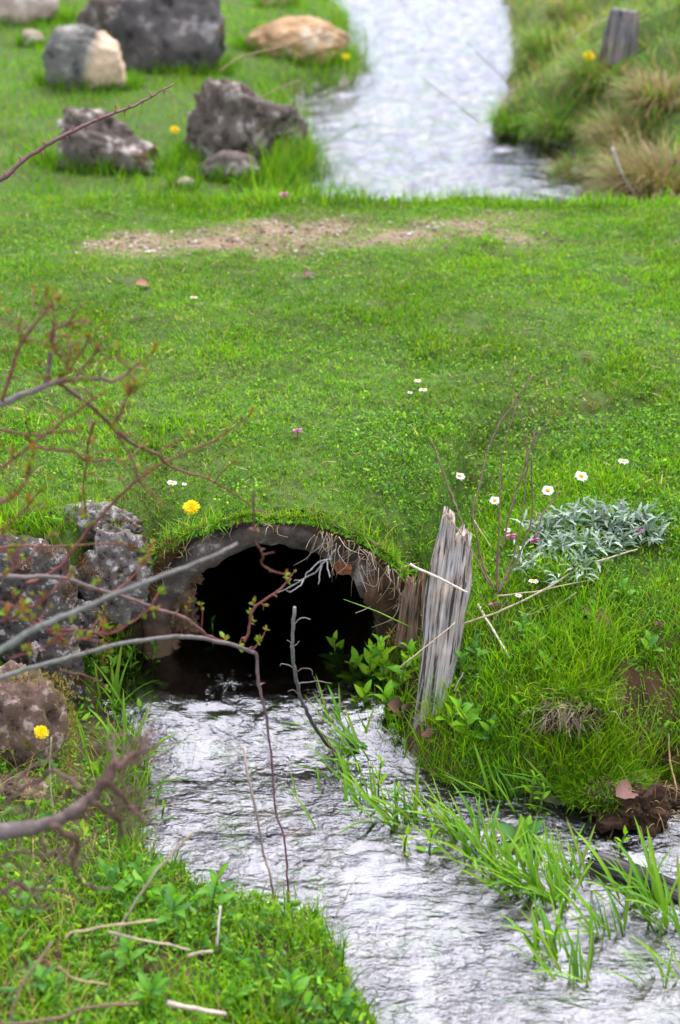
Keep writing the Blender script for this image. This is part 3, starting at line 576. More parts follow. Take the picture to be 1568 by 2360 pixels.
# ------------------------------------------------------------------ weathered wood
def wood_material(name, dark, mid, light, sc=1.0):
    m, N, L, out = mat(name); co = nd(N, "ShaderNodeTexCoord"); mp = nd(N, "ShaderNodeMapping"); mp.inputs['Scale'].default_value = (130*sc, 130*sc, 6*sc); L.new(co.outputs['Object'], mp.inputs['Vector'])
    n1 = nd(N, "ShaderNodeTexNoise", Scale=1.0, Detail=6.0, Roughness=0.65, Distortion=0.5); L.new(mp.outputs[0], n1.inputs['Vector'])
    n2_ = nd(N, "ShaderNodeTexNoise", Scale=22.0*sc, Detail=3.0); L.new(co.outputs['Object'], n2_.inputs['Vector'])
    r = ramp(N, [(0.40, dark), (0.46, mid), (0.62, light)]); L.new(n1.outputs['Fac'], r.inputs[0])
    v = nd(N, "ShaderNodeMapRange"); v.inputs[1].default_value = 0.3; v.inputs[2].default_value = 0.7; v.inputs[3].default_value = 0.65; v.inputs[4].default_value = 1.2; L.new(n2_.outputs['Fac'], v.inputs[0])
    wm = ramp(N, [(0.4, (1, 1, 1)), (0.65, (1.0, 0.86, 0.72))]); L.new(n2_.outputs['Color'], wm.inputs[0])
    mu = nd(N, "ShaderNodeMix", data_type='RGBA', blend_type='MULTIPLY'); mu.inputs[0].default_value = 1; L.new(r.outputs[0], mu.inputs[6]); L.new(v.outputs[0], mu.inputs[7])
    m2 = nd(N, "ShaderNodeMix", data_type='RGBA', blend_type='MULTIPLY'); m2.inputs[0].default_value = 1; L.new(mu.outputs[2], m2.inputs[6]); L.new(wm.outputs[0], m2.inputs[7])
    b = nd(N, "ShaderNodeBump", Strength=0.9, Distance=0.003); L.new(n1.outputs['Fac'], b.inputs['Height'])
    p = nd(N, "ShaderNodeBsdfPrincipled", Roughness=0.85); p.inputs['Specular IOR Level'].default_value = 0.2
    L.new(m2.outputs[2], p.inputs['Base Color']); L.new(b.outputs[0], p.inputs['Normal']); L.new(p.outputs[0], out.inputs[0]); return m
def post_mesh(name, h, wx, wy, M, seed, jag=0.12, nt=96, nz=50, taper=(1.0, 0.8), groove=0.07, slope=0.0, point=0.12):
    th = np.linspace(0, 2*math.pi, nt, endpoint=False); g = Geo(); cx, sx = np.cos(th), np.sin(th)
    pr = np.stack([cx*4, sx*4, th*0+seed], 1); sq = 1/np.maximum(np.abs(cx), np.abs(sx))**0.45
    topz = h*(1-jag*(0.5+0.5*fbm(pr*1.1, 3, seed))-jag*0.5*np.abs(fbm(pr*4, 2, seed+3))-slope*(0.5-0.5*cx)); rows = []
    for k in range(nz):
        t = k/(nz-1); z = topz*t; s = (taper[0]+(taper[1]-taper[0])*t)*(1-point*float(sm(0.72, 1.0, t)))
        gr = groove*fbm(np.stack([cx*9, sx*9, z*5], 1), 4, seed+7)+0.6*groove*fbm(np.stack([cx*24, sx*24, z*9], 1), 2, seed+8)+0.05*fbm(np.stack([cx*1.3, sx*1.3, z*14], 1), 2, seed+9)
        rows.append(np.stack([wx*s*sq*cx*(1+gr), wy*s*sq*sx*(1+gr), z], 1))
    for f in (0.82, 0.55, 0.25): rows.append(np.stack([rows[nz-1][:, 0]*f, rows[nz-1][:, 1]*f, topz-h*0.03*(1-f)+h*0.02*fbm(np.stack([cx*f*6, sx*f*6, th*0], 1), 2, seed+4)], 1))
    V = np.concatenate(rows+[np.array([[0, 0, float(topz.mean())-h*0.04]])]); n = len(rows); i = np.arange(n-1)[:, None]*nt; j = np.arange(nt)[None]; k = (j+1) % nt
    Q = np.stack([i+j, i+k, i+nt+k, i+nt+j], -1).reshape(-1, 4); T = [((n-1)*nt+a, (n-1)*nt+(a+1) % nt, n*nt) for a in range(nt)]
    g.add(V, T, Q); return g.mesh(name, M)
def stand(o, base, top):                          # aim the local z axis from base to top
    o.location = base; d = Vector(top)-Vector(base); o.rotation_mode = 'QUATERNION'; o.rotation_quaternion = d.to_track_quat('Z', 'X') @ Euler((0, 0, -math.pi/2)).to_quaternion()
WG = wood_material("silvered_wood", (0.06, 0.053, 0.048), (0.34, 0.31, 0.28), (0.60, 0.56, 0.52)); WB = wood_material("rotten_wood", (0.03, 0.018, 0.01), (0.13, 0.085, 0.055), (0.28, 0.20, 0.14))
b0, t0 = at_y(990, 1690, 2.20), at_y(1062, 1150, 2.36)
o = link("wooden_post", post_mesh("wooden_post", (t0-b0).length, 0.037, 0.026, WG, 5, 0.14, taper=(0.72, 1.0), groove=0.15, slope=0.08, point=0.30)); stand(o, b0, t0); tag(o, "weathered grey split wooden post leaning beside the pipe mouth", "post")
b1, t1 = at_y(938, 1490, 2.36), at_y(962, 1310, 2.41)
o = link("wooden_stub", post_mesh("wooden_stub", (t1-b1).length, 0.024, 0.018, WB, 9, 0.30, 64, 24)); stand(o, b1, t1); tag(o, "short rotten brown wooden stub left of the grey post", "post")
b2 = on_ground(1425, 150, 4.5); t2 = at_y(1440, 18, b2.y+0.02)
o = link("fence_post", post_mesh("fence_post", (t2-b2).length, 0.075, 0.06, wood_material("grey_post", (0.05, 0.045, 0.05), (0.17, 0.155, 0.16), (0.28, 0.26, 0.25), 0.5), 13, 0.05, 48, 24)); stand(o, b2, t2); tag(o, "grey fence post stump on the far right bank", "post")
b3, t3 = on_z(1610, 2085, -0.035), on_z(1352, 1972, -0.005)
o = link("sunken_log", post_mesh("sunken_log", (t3-b3).length, 0.022, 0.018, wood_material("wet_wood", (0.008, 0.008, 0.009), (0.035, 0.033, 0.036), (0.11, 0.105, 0.11)), 17, 0.10, 64, 40)); stand(o, b3, t3); tag(o, "dark wet log lying in the water at right edge", "log")
# a broken red brick lodged in the earth at the right of the mouth
bm = bmesh.new(); bmesh.ops.create_cube(bm, size=1); bmesh.ops.scale(bm, vec=(0.030, 0.05, 0.022), verts=bm.verts); bmesh.ops.bevel(bm, geom=bm.edges[:], offset=0.004, segments=2, affect='EDGES')
bmesh.ops.subdivide_edges(bm, edges=bm.edges[:], cuts=2, use_grid_fill=True); me = bpy.data.meshes.new("brick_fragment"); bm.to_mesh(me); bm.free()
for v_ in me.vertices: v_.co += Vector(rng.normal(0, 0.0009, 3))
at = me.attributes.new('col', 'FLOAT_COLOR', 'POINT'); at.data.foreach_set('color', np.tile([0.26, 0.10, 0.045, 1], len(me.vertices)).astype(np.float32)); me.materials.append(plain_material("brick_clay", 0.9, 0.2, 50, 0.4))
tag(link("brick_fragment", me, None, at_y(789, 1298, 2.455), (0.1, 0.15, 0.25)), "broken orange brick stuck in earth inside the right of pipe mouth", "brick")
# clod of earth fallen from the right bank
g = Geo(); rock_shape(g, (0.070, 0.05, 0.048), 306, 5, 0.6, (0.05, 0.026, 0.014), 0, 0.15, 0.0)
tag(link("earth_clod", g.mesh("earth_clod", M_SOIL), None, on_z(1478, 1858, 0.0)), "crumbly brown clod of earth at water's edge on the right", "clod")
g = Geo(); rock_shape(g, (0.10, 0.07, 0.022), 309, 5, 0.5, (0.055, 0.029, 0.016), 0, 0.1, 0.0)
tag(link("earth_clod", g.mesh("earth_clod", M_SOIL), None, on_z(1575, 1700, 0.035)), "low brown heap of bare earth by the right edge above the clod", "clod")
for u_, v_, hs_, sd_, lb_ in [(1415, 1893, (0.035, 0.025, 0.016), 312, "small wet brown lump of earth left of the main clod"), (1545, 1835, (0.04, 0.03, 0.022), 315, "broken brown earth lump right of the main clod at the edge")]:
    g = Geo(); rock_shape(g, hs_, sd_, 4, 0.55, (0.048, 0.025, 0.014), 0, 0.1, 0.0); tag(link("earth_clod", g.mesh("earth_clod", M_SOIL), None, on_z(u_, v_, -0.012)), lb_, "clod")
# taller grass left ungrazed around the boulders
xs, ys = [], []
for x_, y_, hx_ in FAR_ROCKS:
    n = int(520*hx_/0.2); a = rng.uniform(math.pi*0.9, math.pi*2.1, n); rr_ = hx_*rng.uniform(0.85, 1.25, n); xs.append(x_+rr_*np.cos(a)); ys.append(y_+hx_*0.45+rr_*0.62*np.sin(a))
xs, ys = np.concatenate(xs), np.concatenate(ys); k = poly_sd(xs, ys, W_FAR) > 0.02; xs, ys = xs[k], ys[k]; n = len(xs); g = Geo()
blades(g, np.stack([xs, ys, height(xs, ys)-0.01], 1), rng.uniform(0.04, 0.11, n), rng.uniform(0.003, 0.006, n), rng.uniform(0, 6.28, n), rng.uniform(0.05, 0.5, n), rng.uniform(0.2, 1.2, n), pal(n, BK, [3, 6, 4, 1, 0.6]), 3)
tag(link("boulder_grass", g.mesh("boulder_grass", M_LEAF)), "taller grass growing up around the boulders", "grass", kind='stuff')
# ------------------------------------------------------------------ leaves and small plants
def leaf_mesh(name, L=1.0, W=0.4, bend=0.5, fold=0.25, col=(0.1, 0.25, 0.02), mt=None, seg=6, tooth=0.0, tipcol=None, power=0.9, waist=0.42):
    """unit leaf growing along +x from the origin, bending down, folded on its midrib"""
    t = np.linspace(0, 1, seg+1); x = []; a = 0.0; p = np.zeros(3); V = []; K = []
    w = W*0.5*np.sin(np.pi*np.clip(t, 0, 1)**(math.log(0.5)/math.log(waist)))**power
    w = np.maximum(w, 0.02*W)
    for k in range(seg+1):
        ww = w[k]*(1+(tooth if k % 2 else -tooth))
        nrm = np.array([math.sin(a), 0, math.cos(a)])
        V += [p+np.array([0, -ww, 0])+nrm*fold*ww, p.copy(), p+np.array([0, ww, 0])+nrm*fold*ww]
        c = np.array(col) if tipcol is None else np.array(col)*(1-t[k])+np.array(tipcol)*t[k]
        K += [c*1.0, c*1.25, c*0.95]
        p = p+np.array([math.cos(a), 0, -math.sin(a)])*L/seg; a += bend/seg
    Q = []
    for k in range(seg):
        b = 3*k; Q += [(b, b+3, b+4, b+1), (b+1, b+4, b+5, b+2)]
    g = Geo(); g.add(np.array(V), None, Q, np.array(K)); return g.mesh(name, mt or M_BROAD)
LEAF = [leaf_mesh("leaf", 1, 0.42, b, 0.25, c) for b, c in ((0.5, (0.15, 0.34, 0.012)), (0.9, (0.085, 0.24, 0.012)), (0.2, (0.23, 0.42, 0.012)), (0.6, (0.06, 0.18, 0.03)))]
BLADE = [leaf_mesh("blade", 1, 0.045, b, 0.3, c, M_LEAF, 7, 0, tc_, 0.5, 0.3) for b, c, tc_ in ((0.3, (0.10, 0.25, 0.012), (0.16, 0.33, 0.02)), (0.7, (0.14, 0.30, 0.012), (0.20, 0.36, 0.02)), (1.1, (0.06, 0.18, 0.012), (0.10, 0.25, 0.015)), (0.05, (0.17, 0.31, 0.03), (0.22, 0.33, 0.03)))]
def stem_mesh(name, path, rad, col, sides=6, jit=0.0, mt=None):
    g = Geo(); tube(g, path, rad, sides, col, jit); return g.mesh(name, mt or M_STEM)
def put_leaf(parent, data, p, az, el, s, name="leaf", roll=0.0, w=1.0):
    o = link(name, data, parent, p); o.rotation_euler = Euler((roll, -el, az), 'XYZ'); o.scale = (s, s*w, s); return o
def sprig(base, h, n, label, group, lean=(0.0, 0.0), size=0.032, shades=(0, 1, 2), cat="plant", w=1.0, name="leafy_plant"):
    root = empty(name, base, label, cat, group)
    P = smooth_path([(0, 0, -0.01), (lean[0]*0.3, lean[1]*0.3, h*0.5), (lean[0], lean[1], h)], 6)
    link("stem", stem_mesh("stem", P, [0.0022, 0.0012], (0.12, 0.22, 0.03)), root)
    a0 = rng.uniform(0, 6.28)
    for k in range(n):
        t = 0.15+0.85*k/(n-1); p = P[int(t*(len(P)-1))]; s = size*(1.1-0.45*t)*rng.uniform(0.8, 1.15)
        for q in (0, 1):
            put_leaf(root, LEAF[rng.choice(shades)], p, a0+k*1.57+q*math.pi+rng.uniform(-0.3, 0.3), 0.35+0.75*t+rng.uniform(-0.2, 0.2), s, w=w)
    return root
def tuft(base, n, hr, label, group, spread=0.02, flow=None, el=(0.7, 1.4), wd=1.0):
    root = empty("grass_tuft", base, label, "grass tuft", group)
    for k in range(n):
        az = rng.uniform(0, 6.28) if flow is None else flow+rng.normal(0, 0.8)
        put_leaf(root, BLADE[rng.integers(4)], (rng.normal(0, spread), rng.normal(0, spread*0.7), -0.01), az, rng.uniform(*el), rng.uniform(*hr), "blade", rng.uniform(-0.5, 0.5), rng.uniform(0.8, 1.5)*wd)
    return root
ZS = ZWN-0.004
# watercress-like plants beside the outlet, right
G1 = "leafy plants at the right of the outlet"
for u, v, h, n, lb in [(775, 1575, 0.105, 7, "toothed leafy plant rising nearest the dark pipe opening"), (812, 1600, 0.085, 6, "low leafy plant at right of the outlet under the dark opening"),
    (850, 1600, 0.105, 7, "leafy green plant midway between the outlet and wooden stub"), (885, 1580, 0.10, 7, "leafy plant just below the rotten wooden stub"),
    (925, 1590, 0.085, 6, "leafy green plant touching the left side of grey post"), (955, 1560, 0.07, 5, "bright leafy plant in front of the rotten stub by the post"),
    (830, 1650, 0.06, 5, "short leafy plant standing at water's edge below the outlet"), (905, 1650, 0.06, 5, "leafy plant behind the curled dead leaf by the post foot"), (1080, 1690, 0.06, 5, "bright leafy plant in grass right of the post foot"), (1030, 1680, 0.05, 4, "small leafy plant at the foot of the grey post")]:
    p = on_ground(u, v); sprig(p, h, n, lb, G1, (rng.uniform(-0.02, 0.02), -0.015), 0.042, (0, 1, 2, 0), w=1.1)
for u, v, h, n, lb in [(1062, 1560, 0.045, 4, "rounded leafy plant at the right side of the grey post"), (1100, 1530, 0.05, 4, "leafy herb under the thick pale straw on right bank"), (1120, 1720, 0.05, 4, "bright leafy herb low on the bank above the thin water plant"), (1200, 1480, 0.045, 4, "upright leafy herb below the end of the thick straw"), (1500, 1520, 0.045, 4, "dark leafy herb in the grass near the right edge"), (1440, 1390, 0.04, 4, "leafy herb right of the folded brown leaf"), (1330, 1720, 0.05, 4, "blue green leafy herb hanging under the torn turf"), (1180, 1660, 0.04, 3, "small leafy herb in the middle of the right bank"), (1250, 1560, 0.04, 3, "small herb above the torn turf")]:
    sprig(on_ground(u, v), h, n, lb, "leafy herbs on the right bank", (rng.uniform(-0.01, 0.01), -0.008), 0.03, (0, 1, 3), w=1.3)
G2 = "leafy plants at the left of the outlet"
for u, v, h, n, lb in [(352, 1570, 0.085, 5, "slender upright plant at the left corner of outlet water"), (300, 1575, 0.075, 5, "broad leaved plant beside the stones left of outlet"), (318, 1690, 0.06, 5, "dark green leafy plant at left water's edge below the outlet"), (270, 1480, 0.06, 4, "shaded leafy plant under the pale grey block"), (255, 1580, 0.06, 4, "leafy plant between the dark stones and the outlet")]:
    sprig(on_ground(u, v), h, n, lb, G2, (0.01, -0.01), 0.03, (0, 1, 3))
sprig(on_z(492, 1490, ZS+0.002), 0.055, 3, "dim leafy plant growing inside the left of pipe mouth", G2, (0, 0), 0.025, (3,))
# plants standing in the running water
G3 = "leafy plants standing in the stream"
for u, v, h, n, lb in [(872, 1830, 0.07, 5, "tall bright leaved plant rising from water below the dead leaf"), (912, 1870, 0.05, 4, "brownish leafy plant among grass blades in midstream"), (990, 1960, 0.045, 4, "small plant standing alone in water left of the grass wedge"), (932, 1955, 0.03, 3, "tiny dark sprout in the water below the brownish plant"), (1222, 1855, 0.06, 4, "thin plant with paired leaves in water under the right bank"),
    (1245, 1870, 0.05, 3, "pale paired leaf sprout right of the thin water plant"), (375, 1880, 0.02, 2, "small sprout in white water near the left shore"), (1275, 2180, 0.045, 3, "leafy sprig among grass blades low in the stream"), (1430, 1960, 0.035, 3, "dark green plant by the log in the puddle")]:
    sprig(on_z(u, v, ZS), h, n, lb, G3, (0.004, -0.004), 0.024, (0, 2))
# broad leaved dock-like rosette in the shallows
c = on_z(1205, 1945, ZS); root = empty("dock_plant", c, "broad leaved plant with large oval leaves standing in the shallows", "plant")
for az, el, s, sh in [(2.7, 0.6, 0.062, 3), (1.6, 1.3, 0.05, 0), (0.5, 0.9, 0.055, 3), (0.1, 0.3, 0.045, 1), (3.6, 0.35, 0.05, 1), (4.6, 0.3, 0.05, 0), (5.5, 0.35, 0.05, 3), (1.1, 0.9, 0.05, 0)]:
    put_leaf(root, LEAF[sh], (0, 0, 0), az, el, s, "leaf", rng.uniform(-0.3, 0.3), 1.0)
# broad leaves on the lower left bank
G4 = "broad leaved plants on the lower left bank"
for u, v, h, n, s, lb in [(490, 2110, 0.085, 4, 0.055, "bright broad leaved plant at the tip of the lower left bank"), (350, 2090, 0.09, 4, 0.06, "broad leaved plant on left bank below the dark branch"), (275, 2090, 0.07, 4, 0.055, "broad leaved plant half hidden by twigs on the left bank"), (400, 2150, 0.075, 4, 0.06, "dark glossy broad leaved plant behind crossing straw stalks"), (300, 2240, 0.06, 4, 0.055, "broad leaved plant under the forked straw stalks"),
    (340, 2330, 0.05, 4, 0.06, "low broad leaved plant by the bottom edge at left"), (680, 2330, 0.07, 4, 0.06, "purplish broad leaved plant at bottom right of left bank"), (790, 2340, 0.05, 4, 0.05, "leafy plant where left bank meets water at the bottom"), (560, 2330, 0.05, 4, 0.05, "leafy plant in the middle of the bottom edge grass"), (120, 2300, 0.06, 4, 0.055, "broad leaved plant in the bottom left corner"), (60, 2120, 0.06, 4, 0.05, "shaded broad leaved plant at left edge under brown twigs")]:
    sprig(on_ground(u, v), h*rng.uniform(0.8, 1.1), n+2, lb, G4, (rng.uniform(-0.02, 0.02), -0.01), s*0.72, (0, 1, 3, 1), w=1.0)
# grass tufts with blades one can tell apart, in and beside the water
G5 = "grass tufts in the running water"
SPOT = [("beside leafy plants where the outlet pool ends", 790, 1700, 9, 0.06, 0.11), ("under the curled dead leaf at water's edge", 835, 1745, 10, 0.06, 0.11), ("midstream below the leafy plants", 800, 1790, 6, 0.06, 0.10), ("with long blades left of the tall water plant", 862, 1860, 8, 0.06, 0.11), ("around the brownish plant in midstream", 920, 1900, 9, 0.05, 0.10), ("rising above the lone small water plant", 985, 1885, 8, 0.05, 0.10),
    ("dense on the upper left of the grass wedge", 1060, 1930, 14, 0.06, 0.10), ("left of the broad oval leaves", 1110, 1975, 16, 0.06, 0.11), ("in front of the broad oval leaves", 1165, 2020, 16, 0.06, 0.11), ("in the middle of the grass wedge", 1225, 2055, 16, 0.06, 0.12), ("at the centre right of the grass wedge", 1290, 2085, 15, 0.07, 0.12), ("left of the dark log end", 1330, 2030, 12, 0.06, 0.10),
    ("low in the stream under the grass wedge", 1270, 2200, 10, 0.05, 0.10), ("at the lower tip of the grass wedge", 1320, 2260, 8, 0.05, 0.10), ("right of the lower tip of the wedge", 1400, 2150, 8, 0.06, 0.11), ("beside the puddle at the right edge", 1500, 2080, 12, 0.07, 0.13), ("in front of the dark log at right edge", 1550, 2140, 10, 0.07, 0.13), ("near the bottom right corner of the water", 1520, 2260, 7, 0.05, 0.10), ("under the right bank by the thin plant", 1150, 1850, 8, 0.06, 0.11), ("at the toe of the right bank left of the clod", 1290, 1850, 10, 0.07, 0.12),
    ("at the left water's edge below the dark green plant", 290, 1760, 14, 0.06, 0.12), ("at left shore beside the mossy pink stone", 240, 1800, 12, 0.06, 0.12), ("at the left shore above the thick branch", 310, 1850, 9, 0.05, 0.10), ("by the outlet's left corner among stones", 265, 1640, 10, 0.06, 0.12)]
for wh, u, v, n, h0, h1 in SPOT:
    left = u < 400; n = int(n*1.9); h0, h1 = h0*1.1, h1*1.15; tuft(on_z(u, v, ZS) if not left else on_ground(u, v), n, (h0, h1), "green grass tuft "+wh, G5, 0.016, 2.6 if not left else None, (0.6, 1.4) if not left else (0.8, 1.4))
for u, v, az, h, lb in [(365+320, 1840, 1.9, 0.05, "pair of pale blades in white water left of midstream"), (738, 1830, 1.7, 0.06, "single upright green blade in the white water"), (730, 1910, 2.5, 0.085, "long leaning green blade alone in the white water"), (695, 1945, 2.9, 0.03, "short blade low in the white water under the leaning blade")]:
    r = empty("grass_tuft", on_z(u, v, ZS), lb, "grass tuft", G5)
    for q in range(2 if "pair" in lb or "short" in lb else 1): put_leaf(r, BLADE[q*2 % 4], (0, 0, -0.005), az+0.5*q, 1.0-0.2*q, h*(1-0.2*q), "blade", 0.3, 1.6)
r = empty("grass_tuft", at_y(945, 1445, 2.33), "single long green blade slanting across the pipe's dark right side", "grass tuft"); d = at_y(792, 1381, 2.30)-at_y(945, 1445, 2.33)
link("blade", stem_mesh("blade", [(0, 0, 0), tuple(d*0.5+Vector((0, 0, 0.004))), tuple(d)], [0.0016, 0.0004], (0.16, 0.34, 0.02), 4), r)

# ------------------------------------------------------------------ woolly silver thistle rosettes
WOOL = [leaf_mesh("silver_leaf", 1, 0.18, b*1.5, 0.6, c, leaf_material("woolly_leaf%d" % k, 0.1, 0.95, 0.1), 10, 0.25, None, 0.8) for k, (b, c) in enumerate(((0.7, (0.23, 0.31, 0.22)), (1.0, (0.33, 0.40, 0.32)), (0.4, (0.14, 0.23, 0.13))))]
root = empty("silver_thistle", on_ground(1365, 1260), "woolly silver grey thistle spreading over the grass below the daisies", "plant")
for u, v, n, s in [(1255, 1225, 17, 0.062), (1310, 1205, 17, 0.066), (1370, 1190, 15, 0.062), (1430, 1200, 15, 0.06), (1480, 1200, 11, 0.058), (1285, 1270, 15, 0.058), (1350, 1260, 17, 0.062), (1420, 1255, 15, 0.06), (1230, 1305, 11, 0.05), (1340, 1315, 13, 0.055), (1490, 1235, 11, 0.055), (1280, 1330, 9, 0.045)]:
    p = on_ground(u, v+18); a0 = rng.uniform(0, 6)
    for k in range(int(n*1.75)): put_leaf(root, WOOL[rng.integers(3)], Vector(p)-root.location+Vector((rng.normal(0, 0.012), rng.normal(0, 0.012), rng.uniform(0.004, 0.018))), a0+k*2.4, rng.uniform(0.25, 1.25), s*rng.uniform(0.5, 0.85), "leaf", rng.uniform(-0.5, 0.5))

# small dense inner leaves of the same rosettes, too many to pick apart
g = Geo()
for k in range(620):
    p = on_ground(*[(1255, 1235), (1310, 1215), (1370, 1205), (1430, 1212), (1480, 1215), (1285, 1280), (1350, 1270), (1420, 1265), (1230, 1315), (1340, 1325), (1490, 1245)][k % 11]); p = Vector((p.x+rng.normal(0, 0.02), p.y+rng.normal(0, 0.02), p.z+rng.uniform(0.0, 0.03)))-root.location
    me_ = WOOL[k % 3]; co_ = np.array([v.co[:] for v in me_.vertices]); R_ = np.array(Euler((rng.uniform(-0.6, 0.6), -rng.uniform(0.1, 1.3), rng.uniform(0, 6.28))).to_matrix()); s_ = rng.uniform(0.015, 0.032)
    g.add((co_*s_)@R_.T+np.array(p), None, np.array([q.vertices[:] for q in me_.polygons]), np.array([0.28, 0.35, 0.27])*rng.uniform(0.5, 1.2))
tag(link("inner_leaves", g.mesh("inner_leaves", WOOL[0].materials[0]), root), kind='stuff')
# ------------------------------------------------------------------ flowers
def petal_ring(name, n, L, W, el, col, rows=1, jit=0.15):
    g = Geo()
    for r in range(rows):
        for k in range(n):
            az = 2*math.pi*(k+0.5*r)/n+rng.uniform(-0.06, 0.06); e = el+0.28*r+rng.uniform(-jit, jit); l = L*(1-0.22*r)*rng.uniform(0.88, 1.08); d = np.array([math.cos(az)*math.cos(e), math.sin(az)*math.cos(e), math.sin(e)]); s = np.array([-math.sin(az), math.cos(az), 0])
            z0 = np.array([0, 0, 0.0006*r]); V = [z0+d*l*0.12-s*W*0.25, z0+d*l*0.12+s*W*0.25, z0+d*l*0.65+s*W*0.55, z0+d*l-np.array([0, 0, l*0.06])+s*W*0.28, z0+d*l-np.array([0, 0, l*0.06])-s*W*0.28, z0+d*l*0.65-s*W*0.55]
            g.add(V, None, [(0, 1, 2, 5), (5, 2, 3, 4)], np.array(col)*rng.uniform(0.9, 1.05))
    return g.mesh(name, M_PETAL)
def dome(name, r, h, col):
    D, T = ico(2); g = Geo(); P = D*np.array([r, r, h]); P *= (1+0.08*vnoise(P*4000, 3))[:, None]; g.add(P, T, None, col); return g.mesh(name, M_PETAL)
DAISY = (petal_ring("petals", 26, 0.0105, 0.0022, 0.12, (0.84, 0.84, 0.86), 1), dome("disc", 0.0042, 0.0030, (0.80, 0.42, 0.005)), dome("calyx", 0.0032, 0.0030, (0.10, 0.2, 0.02)))
DAND = (petal_ring("petals", 34, 0.0158, 0.0030, 0.10, (0.85, 0.62, 0.005), 4), dome("disc", 0.005, 0.004, (0.85, 0.55, 0.004)), dome("calyx", 0.006, 0.006, (0.10, 0.18, 0.02)))
def flower(kind, head, base, label, s=1.0, tilt=(0.45, 0), cat="daisy", group=None, name="daisy_flower"):
    root = empty(name, base, label, cat, group); d = Vector(head)-Vector(base)
    link("stem", stem_mesh("stem", smooth_path([(0, 0, -0.01), tuple(d*0.5+Vector((0.003, 0, 0.003))), tuple(d)], 4), [0.0009, 0.0007], (0.13, 0.22, 0.05), 5), root)
    for dd, nm, off in zip(kind, ("petals", "disc", "calyx"), (0.0, 0.001, -0.002)): link(nm, dd, root, d+Vector((0, 0, off)), (tilt[0], tilt[1], rng.uniform(-0.2, 0.2)), s)
    return root
GD = "white daisies in the lawn"
def gflower(kind, u, v, h, label, s, tilt, cat, group, name):
    p = on_ground(u, v, lift=h); b = Vector((p.x+rng.uniform(-0.008, 0.008), p.y+0.004, float(height(np.array([p.x]), np.array([p.y]))[0]))); return flower(kind, p, b, label, s, tilt, cat, group, name)
for u, v, s, t, lb in [(1060, 1098, 1.0, 0.35, "white daisy furthest left, above and left of the grey post's tip"), (1141, 1154, 0.98, 0.45, "white daisy just right of the wooden post top, among dark stems"), (1263, 1131, 1.08, 0.6, "white daisy between the dark stems and the silver thistle"), (1340, 1098, 1.18, 0.5, "largest white daisy standing above the silver thistle"), (1437, 1064, 0.98, 0.02, "white daisy seen edge on, furthest right on the lawn"),
    (1170, 1222, 0.6, 0.3, "small white daisy bud beside pink flowers right of the post"), (1230, 1340, 0.85, -0.1, "white daisy seen side on at the lower edge of silver thistle"), (1195, 1373, 0.55, 0.1, "half hidden white daisy under the straw stalks"), (963, 878, 0.72, 0.05, "upper of two tiny daisies in the middle of the lawn"), (975, 899, 0.85, -0.05, "lower of two tiny daisies in the middle of the lawn"), (945, 905, 0.5, 0, "faint half closed daisy left of the two mid lawn daisies"), (447, 686, 0.95, -0.15, "white daisy alone on the upper left of the lawn"), (397, 1113, 0.9, 0.0, "white daisy above the dandelion seen nearly edge on"), (425, 1116, 0.42, 0.2, "tiny white daisy bud just above the dandelion")]:
    gflower(DAISY, u, v, 0.035 if v > 1000 else 0.024, lb, s, (t, rng.uniform(-0.1, 0.1)), "daisy", GD, "daisy_flower")
GDA = "yellow dandelions"
gflower(DAND, 441, 1170, 0.035, "yellow dandelion in turf left of the pipe's top", 1.0, (0.55, -0.1), "dandelion", GDA, "dandelion")
p = at_y(95, 1688, 1.995); flower(DAND, p, p+Vector((0.01, 0.03, -0.06)), "yellow dandelion in front of the pinkish stone at left edge", 0.78, (0.45, 0.35), "dandelion", GDA, "dandelion")
for u, v, s, lb in [(403, 299, 1.1, "yellow dandelion in grass between the wedge boulder and craggy boulder"), (797, 131, 1.2, "yellow flower under the tip of the low tan boulder"), (1357, 131, 1.7, "orange yellow flower on the far right bank left of fence post"), (1281, 6, 1.3, "yellow flower at the top edge on the right bank")]:
    gflower(DAND, u, v, 0.05, lb, s, (0.7, 0), "dandelion", GDA, "dandelion")
PINK = [leaf_mesh("petal", 1, 0.55, 0.8, 0.3, c, M_PETAL, 5) for c in ((0.66, 0.20, 0.52), (0.55, 0.12, 0.42))]; PURP = leaf_mesh("bract", 1, 0.7, 0.6, 0.2, (0.16, 0.035, 0.055), M_BROAD, 5)
for u, v, h, lb in [(1472, 1222, 0.03, "pink dead nettle flower on the right of the silver thistle"), (1178, 1232, 0.03, "pink nettle flower by the small daisy bud right of post"), (1232, 1242, 0.03, "pink flower at the left edge of the silver thistle"), (1138, 1390, 0.025, "violet pink flower beside the lower right of post"), (1520, 1430, 0.025, "dull purple flower in grass at the right edge"), (686, 990, 0.025, "lone pink flower on the lawn above the pipe"), (598, 230, 0.04, "magenta flower on top of the craggy boulder"), (655, 447, 0.03, "small pink flower at the far edge of lawn left of stream"), (1238, 1190, 0.02, "dark purple flower head below the daisy by the thistle")]:
    p = on_ground(u, v, lift=h*0.9); b = Vector((p.x, p.y, p.z-h)); root = empty("nettle_flower", b, lb, "flower", "pink dead nettle flowers")
    link("stem", stem_mesh("stem", [(0, 0, -0.01), (0, 0, h*0.5), (0, 0, h)], [0.0012, 0.001], (0.12, 0.08, 0.05), 5), root); dull = "dull" in lb or "dark" in lb; k_ = 1.6 if v < 500 else 1
    for q in range(5): put_leaf(root, PURP, (0, 0, h*0.75), q*1.25, 0.2, 0.010*k_, "bract")
    for q in range(0 if dull else 5): put_leaf(root, PINK[q % 2], (0, 0, h*0.92), -2.6+q*0.55, 0.5+0.25*(q % 3), 0.012*k_, "petal")
